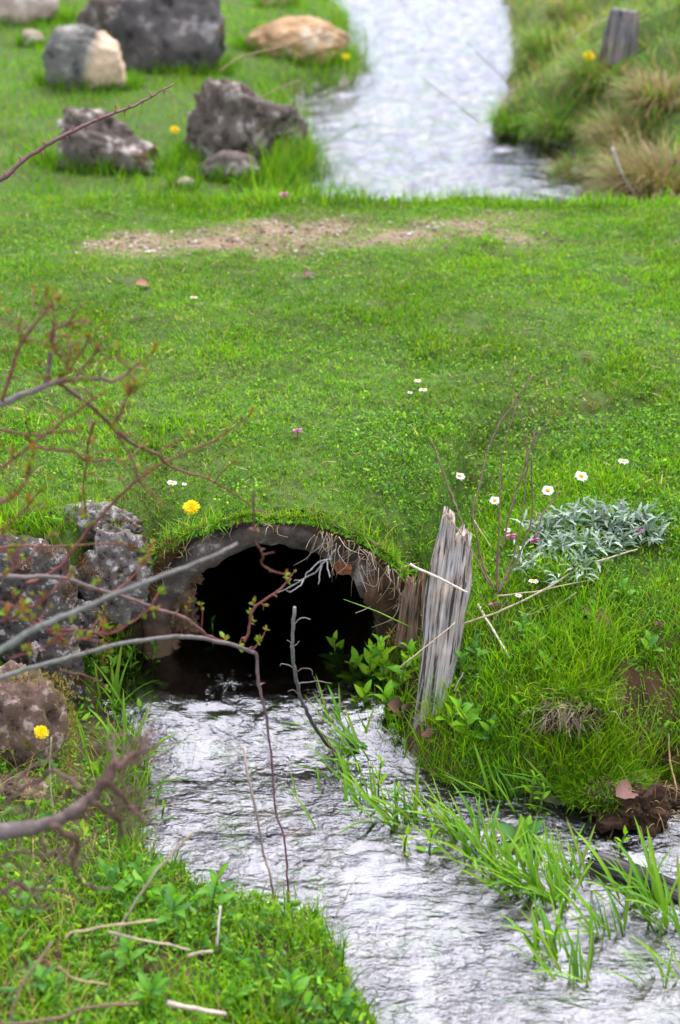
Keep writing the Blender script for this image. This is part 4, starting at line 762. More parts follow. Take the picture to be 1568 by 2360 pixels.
# ------------------------------------------------------------------ briar bush reaching in from the left
RED, GREY, BRN, GRN = (0.15, 0.045, 0.035), (0.17, 0.15, 0.14), (0.11, 0.06, 0.042), (0.145, 0.155, 0.125)
THORN = None
def make_thorn():
    g = Geo(); tube(g, smooth_path([(0, 0, 0), (0.003, 0, 0.0008), (0.0062, 0, -0.0004)], 3), [0.0014, 0.0002], 5, (0.34, 0.16, 0.12)); return g.mesh("thorn", M_STEM)
THORN = make_thorn()
def bud_mesh(seed):
    r = np.random.default_rng(seed); g = Geo()
    tube(g, smooth_path([(0, 0, 0), (0.003, 0, 0.0), (0.006, 0, 0.0005)], 3), [0.0018, 0.0012], 5, (0.30, 0.06, 0.04))
    for k in range(5):
        az = r.uniform(-1.0, 1.0); el = r.uniform(-0.8, 0.9); l = r.uniform(0.008, 0.015); w = l*0.5
        d = np.array([math.cos(el)*math.cos(az), math.cos(el)*math.sin(az), math.sin(el)]); s = np.cross(d, r.normal(size=3)); s /= np.linalg.norm(s); b = np.array([0.005, 0, 0])
        V = [b, b+d*l*0.4-s*w*0.5, b+d*l*0.45+np.cross(d, s)*w*0.12, b+d*l*0.4+s*w*0.5, b+d*l*0.8-s*w*0.35, b+d*l*0.8+s*w*0.35, b+d*l]
        c = np.array([(0.17, 0.27, 0.02), (0.20, 0.27, 0.02), (0.26, 0.12, 0.03)][r.integers(3)]); g.add(V, [(0, 1, 2), (0, 2, 3), (4, 5, 6)], [(1, 4, 6, 2), (2, 6, 5, 3)], c)
    return g.mesh("leaf_bud", M_BROAD)
BUDS = [bud_mesh(k) for k in range(5)]
def D3(pts, ys):
    yy = np.interp(np.linspace(0, 1, len(pts)), np.linspace(0, 1, len(ys)), ys); return [at_y(u, v, y) for (u, v), y in zip(pts, yy)]
def orient(o, d):
    o.rotation_mode = 'QUATERNION'; o.rotation_quaternion = Vector(d).to_track_quat('X', 'Z')
def branch(root, pts, ys, r, col, buds=0, thorns=0, name="branch", bs=1.0, jit=0.12, wob=0.0015, col2=None, ts=1.25):
    P = smooth_path([p-root.location for p in D3(pts, ys)], 6); P = P+wob*np.stack([fbm(P*70, 2, 7), fbm(P*70+9, 2, 8), fbm(P*70+5, 2, 9)], 1)
    if root.name.startswith('briar'): r = [q*0.8 for q in r]
    g = Geo(); K = np.array(col); n = len(P)
    cc = np.repeat(np.linspace(0, 1, n), 7)[:, None]; cols = np.concatenate([K*(1-cc)+np.array(col2 or col)*cc, [K], [np.array(col2 or col)]])
    tube(g, P, r, 7, cols, jit); o = link(name, g.mesh(name, M_STEM), root)
    rad = np.interp(np.linspace(0, 1, n), np.linspace(0, 1, len(r)), r)
    for k in range(buds):
        i = n-1 if k == 0 else int(rng.uniform(0.25, 0.97)*(n-1)); tg = P[min(i+1, n-1)]-P[max(i-1, 0)]; tg /= np.linalg.norm(tg)
        d = tg*0.8+rng.normal(0, 0.6, 3)+np.array([0, 0, 0.5]) if k else tg
        b = link("leaf_bud", BUDS[rng.integers(5)], o, P[i]+rad[i]*0.5*d/np.linalg.norm(d), None, bs*rng.uniform(0.5, 1.05)); orient(b, d)
    for k in range(thorns):
        i = int((k+0.5+rng.uniform(-0.3, 0.3))/thorns*(n-1)); tg = P[min(i+1, n-1)]-P[max(i-1, 0)]; tg /= np.linalg.norm(tg)
        s = np.cross(tg, [0, 1, 0.2]); s /= np.linalg.norm(s); s *= (-1)**k; d = s+rng.normal(0, 0.25, 3)-tg*0.25
        b = link("thorn", THORN, o, P[i]+rad[i]*0.6*s, None, ts*rng.uniform(0.7, 1.15)); orient(b, d)
    return o
def ground_at(x, y): return float(height(np.array([x]), np.array([y]))[0])
bush = empty("briar_bush", (-0.75, 1.8, ground_at(-0.75, 1.8)), "budding thorny briar bush with arching reddish twigs reaching in from left", "bush")
UY = [1.72, 1.80]; TWIGS = []
for pts, ys, r, c, nb, nt in [
  ([(-160, 1010), (0, 932), (105, 890), (135, 880), (225, 872), (265, 878), (310, 845), (350, 812)], UY, [.006, .0042, .0028, .0016], GREY, 3, 2),
  ([(105, 888), (118, 805), (122, 762)], [1.75, 1.75], [.0040, .0034], GREY, 0, 0), ([(122, 762), (150, 752), (175, 738)], [1.75, 1.76], [.0018, .0012], RED, 3, 0), ([(122, 765), (124, 730), (120, 700)], [1.75, 1.75], [.0018, .001], RED, 2, 0), ([(125, 790), (132, 815), (150, 838), (165, 828)], [1.75, 1.77], [.0018, .0010], RED, 2, 0),
  ([(5, 925), (42, 810), (90, 735), (127, 695)], [1.7, 1.74], [.0030, .0018], RED, 5, 2), ([(60, 790), (45, 755)], [1.72, 1.72], [.0014, .001], RED, 1, 0),
  ([(135, 882), (210, 935), (260, 985), (310, 1025), (360, 1045), (395, 1075), (495, 1110), (565, 1155)], [1.76, 1.95], [.0036, .0026, .0014], BRN, 3, 4),
  ([(170, 875), (210, 825), (242, 782)], [1.77, 1.8], [.0022, .0012], RED, 4, 0), ([(120, 886), (165, 845), (205, 780)], [1.76, 1.76], [.0022, .0012], RED, 4, 0),
  ([(-80, 1130), (0, 1080), (80, 1022), (160, 962), (230, 910)], [1.66, 1.74], [.0034, .0022, .0014], RED, 5, 2), ([(-80, 990), (0, 992), (55, 1000), (110, 1000), (165, 995)], [1.7, 1.76], [.0026, .0014], RED, 3, 1),
  ([(55, 1000), (85, 1030), (165, 1042), (200, 1062), (245, 1060), (295, 1062)], [1.72, 1.8], [.0024, .0013], RED, 5, 2), ([(220, 970), (205, 1015), (200, 1065), (192, 1135), (197, 1175)], [1.8, 1.82], [.0022, .0014], RED, 5, 2),
  ([(60, 1345), (100, 1330), (150, 1295), (185, 1245), (240, 1180), (320, 1105), (385, 1062), (450, 1035), (510, 1005), (570, 960)], [1.8, 1.95], [.0036, .0028, .0020, .0013], RED, 7, 3), ([(360, 1045), (395, 1025), (430, 1005)], [1.9, 1.92], [.0014, .0009], RED, 2, 0), ([(255, 985), (300, 1050), (325, 1105), (360, 1150)], [1.6, 1.6], [.0022, .0014], BRN, 3, 0), ([(258, 982), (285, 935), (310, 890)], [1.62, 1.6], [.0020, .0012], RED, 5, 0), ([(495, 1110), (515, 1085), (530, 1073)], [1.92, 1.92], [.0012, .0009], RED, 1, 0)]:
    branch(bush, pts, ys, r, c, nb, nt, col2=RED); TWIGS.append((pts, ys))
for pts, ys, r, c, c2, nb, nt, bs in [
  ([(-140, 1580), (0, 1499), (75, 1452), (150, 1419), (250, 1377), (350, 1337), (430, 1307), (500, 1277), (547, 1253)], [1.52, 1.66], [.0056, .0048, .0036, .0022], GRN, GREY, 0, 2, 1),
  ([(-140, 1600), (0, 1561), (100, 1532), (200, 1504), (300, 1479), (390, 1469), (450, 1469), (525, 1484), (575, 1499), (592, 1514), (595, 1569), (610, 1629), (620, 1704), (628, 1769), (635, 1869), (655, 1929), (662, 2009), (666, 2080)], [1.60, 1.78, 1.93, 1.90, 1.80], [.0046, .0040, .0036, .0022, .0020], GRN, (0.12, 0.04, 0.06), 0, 14, 1),
  ([(-60, 1325), (25, 1329), (100, 1329), (150, 1334), (200, 1352), (250, 1364), (310, 1384), (360, 1402), (425, 1424), (465, 1454), (495, 1472), (545, 1486)], [1.72, 1.93], [.0044, .0034, .0028], GREY, RED, 3, 9, 1),
  ([(565, 1480), (575, 1454), (585, 1404), (620, 1377), (650, 1354), (675, 1324)], [1.93, 1.98], [.0030, .0016], RED, RED, 6, 5, 1), ([(575, 1499), (590, 1490), (602, 1472), (612, 1456)], [1.93, 1.94], [.0022, .0012], RED, RED, 3, 0, 1),
  ([(110, 1452), (200, 1454), (250, 1462), (295, 1439), (340, 1409), (360, 1379)], [1.70, 1.76], [.0026, .0016], RED, RED, 4, 2, 1.3), ([(425, 1424), (433, 1405), (438, 1392)], [1.9, 1.9], [.0014, .0010], RED, RED, 2, 0, 1), ([(465, 1450), (467, 1425), (466, 1402)], [1.92, 1.92], [.0014, .0010], RED, RED, 2, 0, 1),
  ([(585, 1130), (585, 1189), (590, 1244), (605, 1279), (608, 1304), (650, 1324)], [1.75, 1.80], [.0020, .0012], BRN, RED, 1, 4, 1), ([(604, 1278), (618, 1276), (632, 1273)], [1.78, 1.78], [.0010, .0006], RED, RED, 0, 0, 1),
  ([(-60, 1270), (0, 1264), (65, 1259), (165, 1257), (265, 1252)], [1.78, 1.84], [.0024, .0014], RED, RED, 3, 1, 1), ([(-40, 1350), (0, 1330), (60, 1290), (110, 1240)], [1.62, 1.66], [.0026, .0018], RED, RED, 2, 0, 1), ([(140, 1544), (200, 1559), (240, 1579)], [1.75, 1.8], [.0018, .001], BRN, RED, 1, 0, 1),
  ([(250, 1377), (290, 1345), (330, 1300), (350, 1262)], [1.78, 1.86], [.0020, .0012], RED, RED, 5, 1, 1.1), ([(-40, 1440), (40, 1425), (90, 1440), (140, 1470)], [1.6, 1.66], [.0022, .0014], RED, RED, 6, 1, 1.5), ([(0, 1390), (60, 1400), (110, 1375), (150, 1340)], [1.66, 1.7], [.0020, .0012], RED, RED, 5, 1, 1.3), ([(20, 1520), (80, 1500), (130, 1480), (190, 1470)], [1.62, 1.68], [.0020, .0012], RED, RED, 6, 0, 1.4), ([(-40, 1180), (20, 1150), (60, 1110), (75, 1060)], [1.6, 1.64], [.0024, .0014], RED, RED, 6, 1, 1.3),
  ([(150, 1334), (152, 1300), (165, 1270)], [1.8, 1.8], [.0024, .0016], RED, RED, 1, 0, 1), ([(655, 1926), (675, 1918), (697, 1907)], [1.83, 1.83], [.0012, .0008], (0.12, 0.04, 0.06), RED, 0, 0, 1), ([(-60, 1240), (10, 1215), (50, 1180), (85, 1140)], [1.7, 1.72], [.0022, .0014], RED, RED, 5, 1, 1.1)]:
    branch(bush, pts, ys, r, c, nb, nt, bs=bs, col2=c2)
    if len(pts) > 3 and pts[0][0] < 200: TWIGS.append((pts[:9], ys))
for pts, ys in TWIGS:                               # fine reddish side shoots
    for k in range(5):
        i = rng.integers(0, len(pts)-1); t = rng.uniform(0, 1); u = pts[i][0]*(1-t)+pts[i+1][0]*t; v = pts[i][1]*(1-t)+pts[i+1][1]*t
        if u > 330: continue
        a = rng.uniform(-2.6, 0.6); l = rng.uniform(25, 75); bnd = rng.normal(0, 12)
        branch(bush, [(u, v), (u+math.cos(a)*l*0.5+bnd, v+math.sin(a)*l*0.5), (u+math.cos(a)*l, v+math.sin(a)*l+bnd*0.5)], [np.mean(ys), np.mean(ys)+rng.uniform(-0.04, 0.04)], [.0012, .0007], RED, 1, 0, "side_shoot", bs=0.8)
# dry curled tendrils hanging on the briar in front of the opening
ten = empty("dry_tendril", at_y(770, 1270, 2.0), "thin grey dead stalk curling across the dark pipe opening", "dead stalk")
for pts in [[(772, 1268), (745, 1304), (700, 1334), (650, 1362), (620, 1378)], [(765, 1290), (735, 1300), (712, 1315), (695, 1335), (680, 1342)], [(745, 1300), (738, 1320), (730, 1345)], [(700, 1334), (690, 1352), (672, 1364), (660, 1358)], [(755, 1295), (760, 1312), (764, 1328)]]:
    branch(ten, pts, [2.02, 1.98], [.0010, .0006], (0.24, 0.22, 0.21), name="twig", wob=0.003)
# lone thorny stem crossing the boulders
bram = empty("bramble_stem", (at_y(-120, 480, 2.1)), "single dark red thorny stem slanting across the boulders at upper left", "stem")
branch(bram, [(-120, 480), (0, 414), (60, 365), (130, 322), (190, 292), (245, 268), (290, 252), (340, 228), (400, 192)], [2.25, 2.55], [.0042, .0034, .0026, .0013], (0.10, 0.045, 0.045), 0, 18, "stem", col2=(0.14, 0.06, 0.06), ts=1.9)
# thick dead branch low at the left
dead = empty("dead_branch", (-0.62, 1.42, ground_at(-0.62, 1.42)), "thick grey lichened dead branch with fuzzy brown twigs at lower left", "branch")
DY = [1.40, 1.46]; PB = (0.12, 0.06, 0.055)
for pts, r, c in [([(-120, 1935), (0, 1914), (60, 1909), (125, 1889), (175, 1864), (210, 1839), (240, 1799), (268, 1762)], [.0105, .0095, .0080, .0060], (0.16, 0.13, 0.12)), ([(120, 1900), (160, 1924), (175, 1944), (165, 1979), (175, 2019), (215, 2042), (260, 2047)], [.0040, .0028, .0014], BRN), ([(220, 1850), (270, 1884), (280, 1919), (275, 1950)], [.0034, .0016], BRN), ([(240, 1799), (280, 1834), (310, 1869), (332, 1890)], [.0038, .0016], BRN), ([(262, 1770), (300, 1745), (330, 1715), (348, 1695)], [.0042, .0018], BRN), ([(185, 1825), (170, 1799), (125, 1779), (80, 1799), (0, 1864)], [.0030, .0020], BRN), ([(-60, 2085), (0, 2069), (30, 2039), (70, 2054), (120, 2009)], [.0028, .0012], BRN), ([(-40, 1990), (40, 1960), (100, 1975), (150, 1950)], [.0022, .0010], BRN), ([(265, 1765), (255, 1725), (262, 1690)], [.0034, .0014], BRN), ([(-60, 1850), (20, 1820), (80, 1760), (140, 1740)], [.0024, .0012], BRN), ([(-30, 2010), (30, 2080), (90, 2095), (140, 2075)], [.0020, .001], BRN)]:
    branch(dead, pts, DY, r, c, name="branch", jit=0.2, wob=0.004, col2=BRN)
tw = Geo()
for k in range(230):                                # fuzz of fine twigs round the broken end
    s0 = [(300, 1745), (330, 1715), (310, 1869), (280, 1834), (270, 1884), (262, 1700), (250, 1790), (285, 1900), (60, 1860), (30, 1960), (110, 1960), (170, 1980), (60, 2050)][rng.integers(13)]
    a = at_y(s0[0]+rng.normal(0, 16), s0[1]+rng.normal(0, 22), 1.43+rng.normal(0, 0.02)); d = Vector((rng.normal(0.3, 0.6), rng.normal(0, 0.5), rng.normal(0.1, 0.6))).normalized()*rng.uniform(0.015, 0.05)
    tube(tw, smooth_path([a-dead.location, a+d*0.5+Vector(rng.normal(0, 0.003, 3))-dead.location, a+d-dead.location], 3), [0.0009, 0.0005], 4, np.array(PB)*rng.uniform(0.7, 1.5))
tag(link("fine_twigs", tw.mesh("fine_twigs", M_STEM), dead), kind='stuff')
# upright dead twig standing in the outlet pool
tp = on_z(772, 1740, ZS); dt = empty("dead_twig", tp, "upright broken grey twig with curled side shoots in the outlet pool", "twig")
for pts, r, c, c2 in [([(678, 1402), (675, 1489), (680, 1549), (695, 1614), (725, 1674), (772, 1739)], [.0026, .0030, .0034, .0030], (0.24, 0.23, 0.21), (0.02, 0.018, 0.02)), ([(677, 1440), (695, 1424), (718, 1428)], [.0012, .0007], GREY, GREY), ([(675, 1489), (668, 1483), (660, 1476)], [.0010, .0006], GREY, GREY), ([(675, 1492), (684, 1486), (690, 1480)], [.0010, .0006], GREY, GREY), ([(680, 1548), (668, 1534), (652, 1530), (648, 1536)], [.0010, .0006], GREY, GREY), ([(682, 1548), (700, 1540), (716, 1542), (718, 1556)], [.0010, .0006], BRN, GREY), ([(688, 1575), (715, 1572), (742, 1570), (764, 1576)], [.0011, .0006], GREY, GREY), ([(700, 1625), (720, 1608), (736, 1598), (722, 1560)], [.0010, .0006], GREY, GREY), ([(690, 1600), (676, 1590), (664, 1592)], [.0010, .0006], BRN, GREY), ([(745, 1690), (760, 1715), (775, 1745)], [.0014, .0008], (0.14, 0.06, 0.04), RED)]:
    branch(dt, pts, [2.02, 2.10, 2.17] if len(pts) > 5 else [2.08, 2.08], r, c, name="twig", col2=c2, wob=0.002)
# ------------------------------------------------------------------ dry stalks and straw
STR, STB, PAL = (0.46, 0.36, 0.24), (0.20, 0.12, 0.08), (0.55, 0.47, 0.38)
GL_NAME = "dry straw stalks in the left foreground"
def straw(pts, label, r=0.0022, col=STR, ys=None, lift=0.01, group=None, col2=None):
    P = D3(pts, ys) if ys else [on_ground(u, v, lift=lift) for u, v in pts]
    root = P[0].copy(); P = smooth_path([p-root for p in P], 5); P = P+0.0012*np.stack([fbm(P*60, 2, 3), fbm(P*60, 2, 4), fbm(P*60, 2, 5)], 1)
    r = r*(0.68 if group == GL_NAME else 0.78); n = len(P); cc = np.repeat(np.linspace(0, 1, n), 6)[:, None]; K = np.array(col)*(0.8 if group == GL_NAME else 1.0); K2 = np.array(col2 or col); g = Geo(); tube(g, P, [r, r*0.75], 6, np.concatenate([K*(1-cc)+K2*cc, [K], [K2]]), 0.1)
    return tag(link("dry_stalk", g.mesh("dry_stalk", M_STEM), None, root), label, "stalk", group)
GS = "dry straw stalks on the right bank"
straw([(944, 1301), (1010, 1332), (1078, 1366)], "pale flat straw stalk leaning across the middle of the grey post", 0.0030, PAL, [2.28, 2.25], group=GS)
straw([(1101, 1394), (1129, 1439), (1176, 1516)], "thick pale straw stalk sloping down right from the post", 0.0034, PAL, None, 0.02, GS)
straw([(1039, 1446), (1124, 1419), (1184, 1394), (1264, 1354), (1334, 1309)], "long straw stalk slanting up right from the post to the thistle", 0.0026, STR, None, 0.03, GS)
straw([(1144, 1374), (1254, 1359), (1374, 1334)], "thin straw stalk lying nearly level under the silver thistle", 0.0020, STR, None, 0.03, GS)
straw([(1369, 1296), (1420, 1281), (1469, 1266)], "straw stalk end lying on the right side of silver thistle", 0.0020, STR, None, 0.03, GS)
straw([(921, 1539), (1009, 1469), (1049, 1434)], "thin straw stalk crossing the lower part of the grey post", 0.0016, STR, [2.17, 2.21], group=GS)
straw([(1269, 1406), (1329, 1366)], "short straw stalk piece above the brown dead leaf", 0.0022, STR, None, 0.02, GS)
straw([(1134, 1439), (1150, 1412), (1169, 1384)], "short dark stick poking up right of the post", 0.0018, STB, None, 0.02, GS)
straw([(1194, 1409), (1219, 1416), (1264, 1394)], "kinked thin straw stalk under the level stalk", 0.0012, STR, None, 0.02, GS)
straw([(1046, 1594), (1058, 1570), (1068, 1549)], "short pale straw stub standing near the foot of post", 0.0018, PAL, None, 0.02, GS)
straw([(819, 1414), (859, 1394), (879, 1369)], "pale root stalk hooking out right of the pipe opening", 0.0012, STR, [2.40, 2.42], group=GS)
straw([(1024, 1179), (1064, 1234), (1099, 1289)], "brown stalk leaning over the top of the grey post", 0.0018, (0.27, 0.20, 0.13), [2.32, 2.30], group=GS)
straw([(1092, 1200), (1112, 1230), (1132, 1262)], "pale stalk slanting behind the post to the pink flowers", 0.0016, STR, [2.46, 2.43], group=GS)
straw([(905, 1630), (960, 1660), (1010, 1690)], "grey stick lying behind the curled dead leaf at water's edge", 0.0022, (0.17, 0.14, 0.12), None, 0.02, GS)
straw([(1310, 1640), (1290, 1690), (1283, 1740)], "bent dry root hanging from the torn turf on the right bank", 0.0012, STR, None, 0.02, GS)
straw([(1540, 1690), (1545, 1755), (1560, 1820)], "orange brown dry reed standing at the right edge by clod", 0.0026, (0.36, 0.22, 0.09), [2.14, 2.04], group=GS)
GL = "dry straw stalks in the left foreground"
straw([(563, 1724), (568, 1769), (588, 1854), (610, 1979), (620, 2004), (633, 2090)], "straight dry stalk slanting out of the white water midstream", 0.0034, (0.42, 0.33, 0.27), [1.93, 1.86, 1.785], group=GL, col2=(0.13, 0.09, 0.08))
straw([(445, 1919), (390, 1974), (350, 2024), (290, 2114), (260, 2174)], "long pale stalk slanting from left bank over the water", 0.0028, (0.40, 0.31, 0.22), [1.62, 1.56], group=GL)
straw([(150, 2164), (165, 2150), (200, 2144), (250, 2134), (365, 2119)], "bent straw stalk lying across the left bank grass", 0.0030, (0.44, 0.34, 0.18), [1.50, 1.52], group=GL)
straw([(250, 2149), (320, 2164), (440, 2189)], "straw stalk forking right from the bent stalk on left bank", 0.0030, STR, [1.50, 1.54], group=GL)
straw([(507, 2089), (505, 2130), (502, 2184)], "short whitish upright stalk by the tip of the left bank", 0.0032, PAL, [1.66, 1.62], group=GL)
straw([(385, 2312), (450, 2324), (520, 2336)], "thick pale stalk lying at the bottom of the picture", 0.0050, (0.56, 0.44, 0.34), [1.42, 1.43], group=GL)
straw([(25, 2349), (50, 2269), (95, 2209), (120, 2169)], "tan stalk rising in the bottom left corner", 0.0036, (0.36, 0.27, 0.14), [1.36, 1.38], group=GL)
straw([(135, 2229), (170, 2254), (250, 2269)], "curved straw stalk low on the left bank grass", 0.0028, (0.40, 0.30, 0.15), [1.44, 1.46], group=GL)
straw([(-10, 2362), (125, 2349), (200, 2324), (320, 2311)], "brown wavy twig along the bottom left edge", 0.0034, (0.20, 0.12, 0.07), [1.36, 1.40], group=GL)
straw([(118, 1700), (116, 1780), (123, 1872)], "thin pale vertical straw in front of the pinkish stone", 0.0020, STR, [1.92, 1.90], group=GL)
straw([(432, 2205), (460, 2195), (492, 2190)], "small brown twig end at the middle of the left bank", 0.0036, STR, [1.54, 1.54], group=GL)
straw([(770, 2120), (800, 2060), (835, 2005)], "thin pale straw sticking out of the water in midstream", 0.0016, STR, [1.74, 1.78], group=GL)
straw([(0, 2020), (60, 2045), (150, 2055), (220, 2090)], "brown twig crossing the left edge above the corner", 0.0024, BRN, [1.44, 1.48], group=GL)
# weed with several tall dead stems behind the post
wd = empty("dead_weed", on_ground(1145, 1365), "clump of tall thin dead brown stems rising right of the grey post", "dead weed")
for pts, ys, r in [([(994, 1010), (1019, 1085), (1044, 1145), (1056, 1180), (1085, 1260), (1130, 1350)], [2.46, 2.36], [.0013, .0018]), ([(1229, 864), (1189, 920), (1154, 975), (1124, 1040), (1109, 1105), (1091, 1180), (1110, 1290), (1140, 1360)], [2.50, 2.36], [.0012, .0020]), ([(1189, 935), (1169, 1000), (1156, 1080), (1152, 1180), (1146, 1300), (1146, 1360)], [2.46, 2.36], [.0010, .0018]), ([(1166, 830), (1189, 920), (1214, 1030), (1205, 1180), (1180, 1290), (1148, 1365)], [2.50, 2.36], [.0007, .0016]), ([(1236, 985), (1224, 1030), (1209, 1075), (1184, 1155), (1165, 1230), (1150, 1290), (1146, 1365)], [2.44, 2.36], [.0016, .0022]), ([(1262, 970), (1229, 1020), (1209, 1075)], [2.46, 2.44], [.0009, .0012]), ([(1226, 1050), (1226, 1180), (1205, 1260), (1165, 1340), (1140, 1375)], [2.44, 2.36], [.0014, .0020]), ([(1290, 1130), (1250, 1190), (1232, 1250)], [2.5, 2.45], [.0012, .0014])]:
    branch(wd, pts, ys, r, (0.17, 0.095, 0.075), name="stem", col2=(0.22, 0.14, 0.10), wob=0.002)
# ------------------------------------------------------------------ dead leaves, clods, moss
def dead_leaf(p, s, label, rot, col=(0.20, 0.085, 0.06), w=0.7):
    me = leaf_mesh("dead_leaf", 1, w, 1.2, 0.5, col, plain_material("dead_leaf", 0.7, 0.3, 40, 0.4), 8, 0.08, None, 0.7)
    o = link("dead_leaf", me, None, p, rot, s); return tag(o, label, "dead leaf")
dead_leaf(on_ground(1362, 1448, lift=0.012), 0.046, "folded reddish brown dead leaf in grass on the right bank", (1.1, -0.75, 0.2), (0.19, 0.075, 0.05))
dead_leaf(on_ground(1345, 1415, lift=0.01), 0.026, "small tan dead leaf behind the reddish brown one", (0.5, -0.3, 0.4), (0.26, 0.16, 0.11))
dead_leaf(at_y(893, 1625, 2.21), 0.05, "dark curled dead leaf hanging left of the post foot", (0.6, 0.5, 0.3), (0.13, 0.06, 0.04))
dead_leaf(at_y(925, 1628, 2.22), 0.035, "grey brown dead leaf behind the dark curled leaf", (1.2, 0.9, 0.6), (0.24, 0.17, 0.13))
dead_leaf(at_y(990, 1672, 2.15), 0.032, "small brown dead leaf hanging below the post foot", (1.3, 1.2, 1.4), (0.17, 0.08, 0.05))
dead_leaf(on_z(1420, 1835, 0.04), 0.05, "purplish dead leaf on top of the earth clod", (0.5, -0.2, 0.5), (0.15, 0.075, 0.055))
dead_leaf(on_ground(313, 655, lift=0.012), 0.04, "brown dead leaf lying on the upper left lawn", (0.3, -0.1, 0.2), (0.24, 0.11, 0.06)); dead_leaf(on_ground(700, 636, lift=0.012), 0.03, "small dark dead leaf on the upper middle lawn", (0.3, -0.5, 0.3), (0.12, 0.06, 0.05))
def moss_clump(p, r, label, cols, n=260):
    P = rng.normal(size=(n, 3)); P /= np.linalg.norm(P, axis=1)[:, None]; P = P*np.array([r, r, r*0.7])*rng.uniform(0.5, 1, (n, 1)); g = Geo()
    blades(g, P, rng.uniform(0.2, 0.45, n)*r, rng.uniform(0.05, 0.10, n)*r, rng.uniform(0, 6.28, n), rng.uniform(0, 1.2, n), rng.uniform(0, 1, n), pal(n, cols, [1]*len(cols)), 2)
    return tag(link("moss_clump", g.mesh("moss_clump", M_LEAF), None, p), label, "moss")
YM = [(0.30, 0.29, 0.03), (0.22, 0.24, 0.03), (0.34, 0.30, 0.09)]; BM = [(0.16, 0.09, 0.04), (0.10, 0.06, 0.03), (0.25, 0.2, 0.05)]
moss_clump(on_ground(1368, 938, lift=0.006), 0.016, "yellow and brown moss lump on the right of the lawn", YM+BM[:1]); moss_clump(on_ground(1280, 952, lift=0.01), 0.013, "pale yellow moss tuft on a straw stem on the lawn", YM); moss_clump(on_ground(1355, 828, lift=0.004), 0.015, "brown moss lump high on the right lawn", BM); moss_clump(on_ground(92, 1862, lift=0.006), 0.022, "bright yellow green moss cushion at left edge beneath the pinkish stone", [(0.30, 0.36, 0.02), (0.22, 0.30, 0.02)], 400)
moss_clump(on_ground(1095, 1108, lift=0.0), 0.018, "dark tuft of dead matter near the leftmost daisy", BM); moss_clump(on_ground(20, 812, lift=0.0), 0.018, "brown moss lump at left edge of the lawn", BM); moss_clump(on_ground(1440, 655, lift=0), 0.018, "brown earthy lump high at the right of the lawn", BM)
# mosses on the stacked stones and pipe: uncountable
def moss_on(points, name, label, cols, n, r, parent=None):
    P = []
    for (u, v, y, su, sv_) in points:
        for k in range(n): p = at_y(u+rng.normal(0, su), v+rng.normal(0, sv_), y+rng.normal(0, 0.006)); P.append(p[:])
    P = np.array(P); m = len(P); g = Geo()
    blades(g, P, rng.uniform(0.4, 1.0, m)*r, rng.uniform(0.12, 0.3, m)*r, rng.uniform(0, 6.28, m), rng.uniform(0, 1.4, m), rng.uniform(0, 1, m), pal(m, cols, [1]*len(cols)), 2)
    tag(link(name, g.mesh(name, M_LEAF)), label, "moss", kind='stuff')
# ------------------------------------------------------------------ turf fringe, roots and moss round the pipe mouth
def face_points(n, th0, th1, r0, r1):
    th = rng.uniform(th0, th1, n); r = r0+(r1-r0)*rng.uniform(0, 1, n)**0.8; x = PX+r*np.cos(th); z = PZ+r*np.sin(th); y = 2.447+0.10*(r-0.238)
    top = height(x, np.full(n, 2.50)); return np.stack([x, y, np.minimum(z, top)], 1), th, r
g = Geo(); P, th, r = face_points(9000, -0.1, math.pi+0.1, 0.252, 0.38)
keep = (rng.uniform(size=len(P)) < (0.25+0.75*sm(-0.35, 0.25, n2(P[:, 0], P[:, 2], 22, 3, 90)))* sm(0.246, 0.285, r+0.012*fbm(np.stack([th*9, r*0, r*0], 1), 2, 5))*(0.95-0.8*sm(0.95, 0.6, th)*sm(0.30, 0.27, r))); P = P[keep]; n = len(P)
lg = 0.6+1.0*sm(-0.4, 0.6, n2(P[:, 0], P[:, 2], 16, 3, 91)); blades(g, P, rng.uniform(0.008, 0.040, n)*lg, rng.uniform(0.0014, 0.0032, n), rng.normal(-1.57, 1.1, n), rng.uniform(0.0, 1.5, n), rng.uniform(-0.3, 1.8, n), tint(pal(n, BK, [5, 5, 2, 0.6, 2.0]), P[:, 0], P[:, 2], 9), 3)
P, th, r = face_points(1500, 0.0, math.pi, 0.28, 0.38); n = len(P); nr = np.stack([rng.normal(0, 0.5, n), -np.ones(n)*0.9, rng.normal(0.8, 0.4, n)], 1); nr /= np.linalg.norm(nr, axis=1)[:, None]
P[:, 1] -= rng.uniform(0.003, 0.02, n); discs(g, P, rng.uniform(0.002, 0.0058, n), nr, pal(n, [MG, DG, BG, YG], [4, 4, 1.5, 2]), 6, 0.55)
tag(link("turf_fringe", g.mesh("turf_fringe", M_LEAF)), "grass and small herbs hanging over the earth around the pipe mouth", "grass", kind='stuff')
g = Geo()
P, th, r = face_points(110, 0.05, 1.25, 0.243, 0.30)
for p in P:
    l = rng.uniform(0.02, 0.07); q = p+np.array([0, -0.030, 0]); d = np.array([rng.normal(-0.15, 0.4), rng.normal(-0.25, 0.15), -1]); d /= np.linalg.norm(d)
    tube(g, smooth_path([q, q+d*l*0.5+rng.normal(0, 0.007, 3), q+d*l+rng.normal(0, 0.010, 3)], 4), [0.0009, 0.0004], 4, np.array([(0.34, 0.26, 0.17), (0.22, 0.13, 0.08), (0.45, 0.38, 0.28)][rng.integers(3)]))
P, th, r = face_points(60, 1.5, 2.9, 0.246, 0.27)
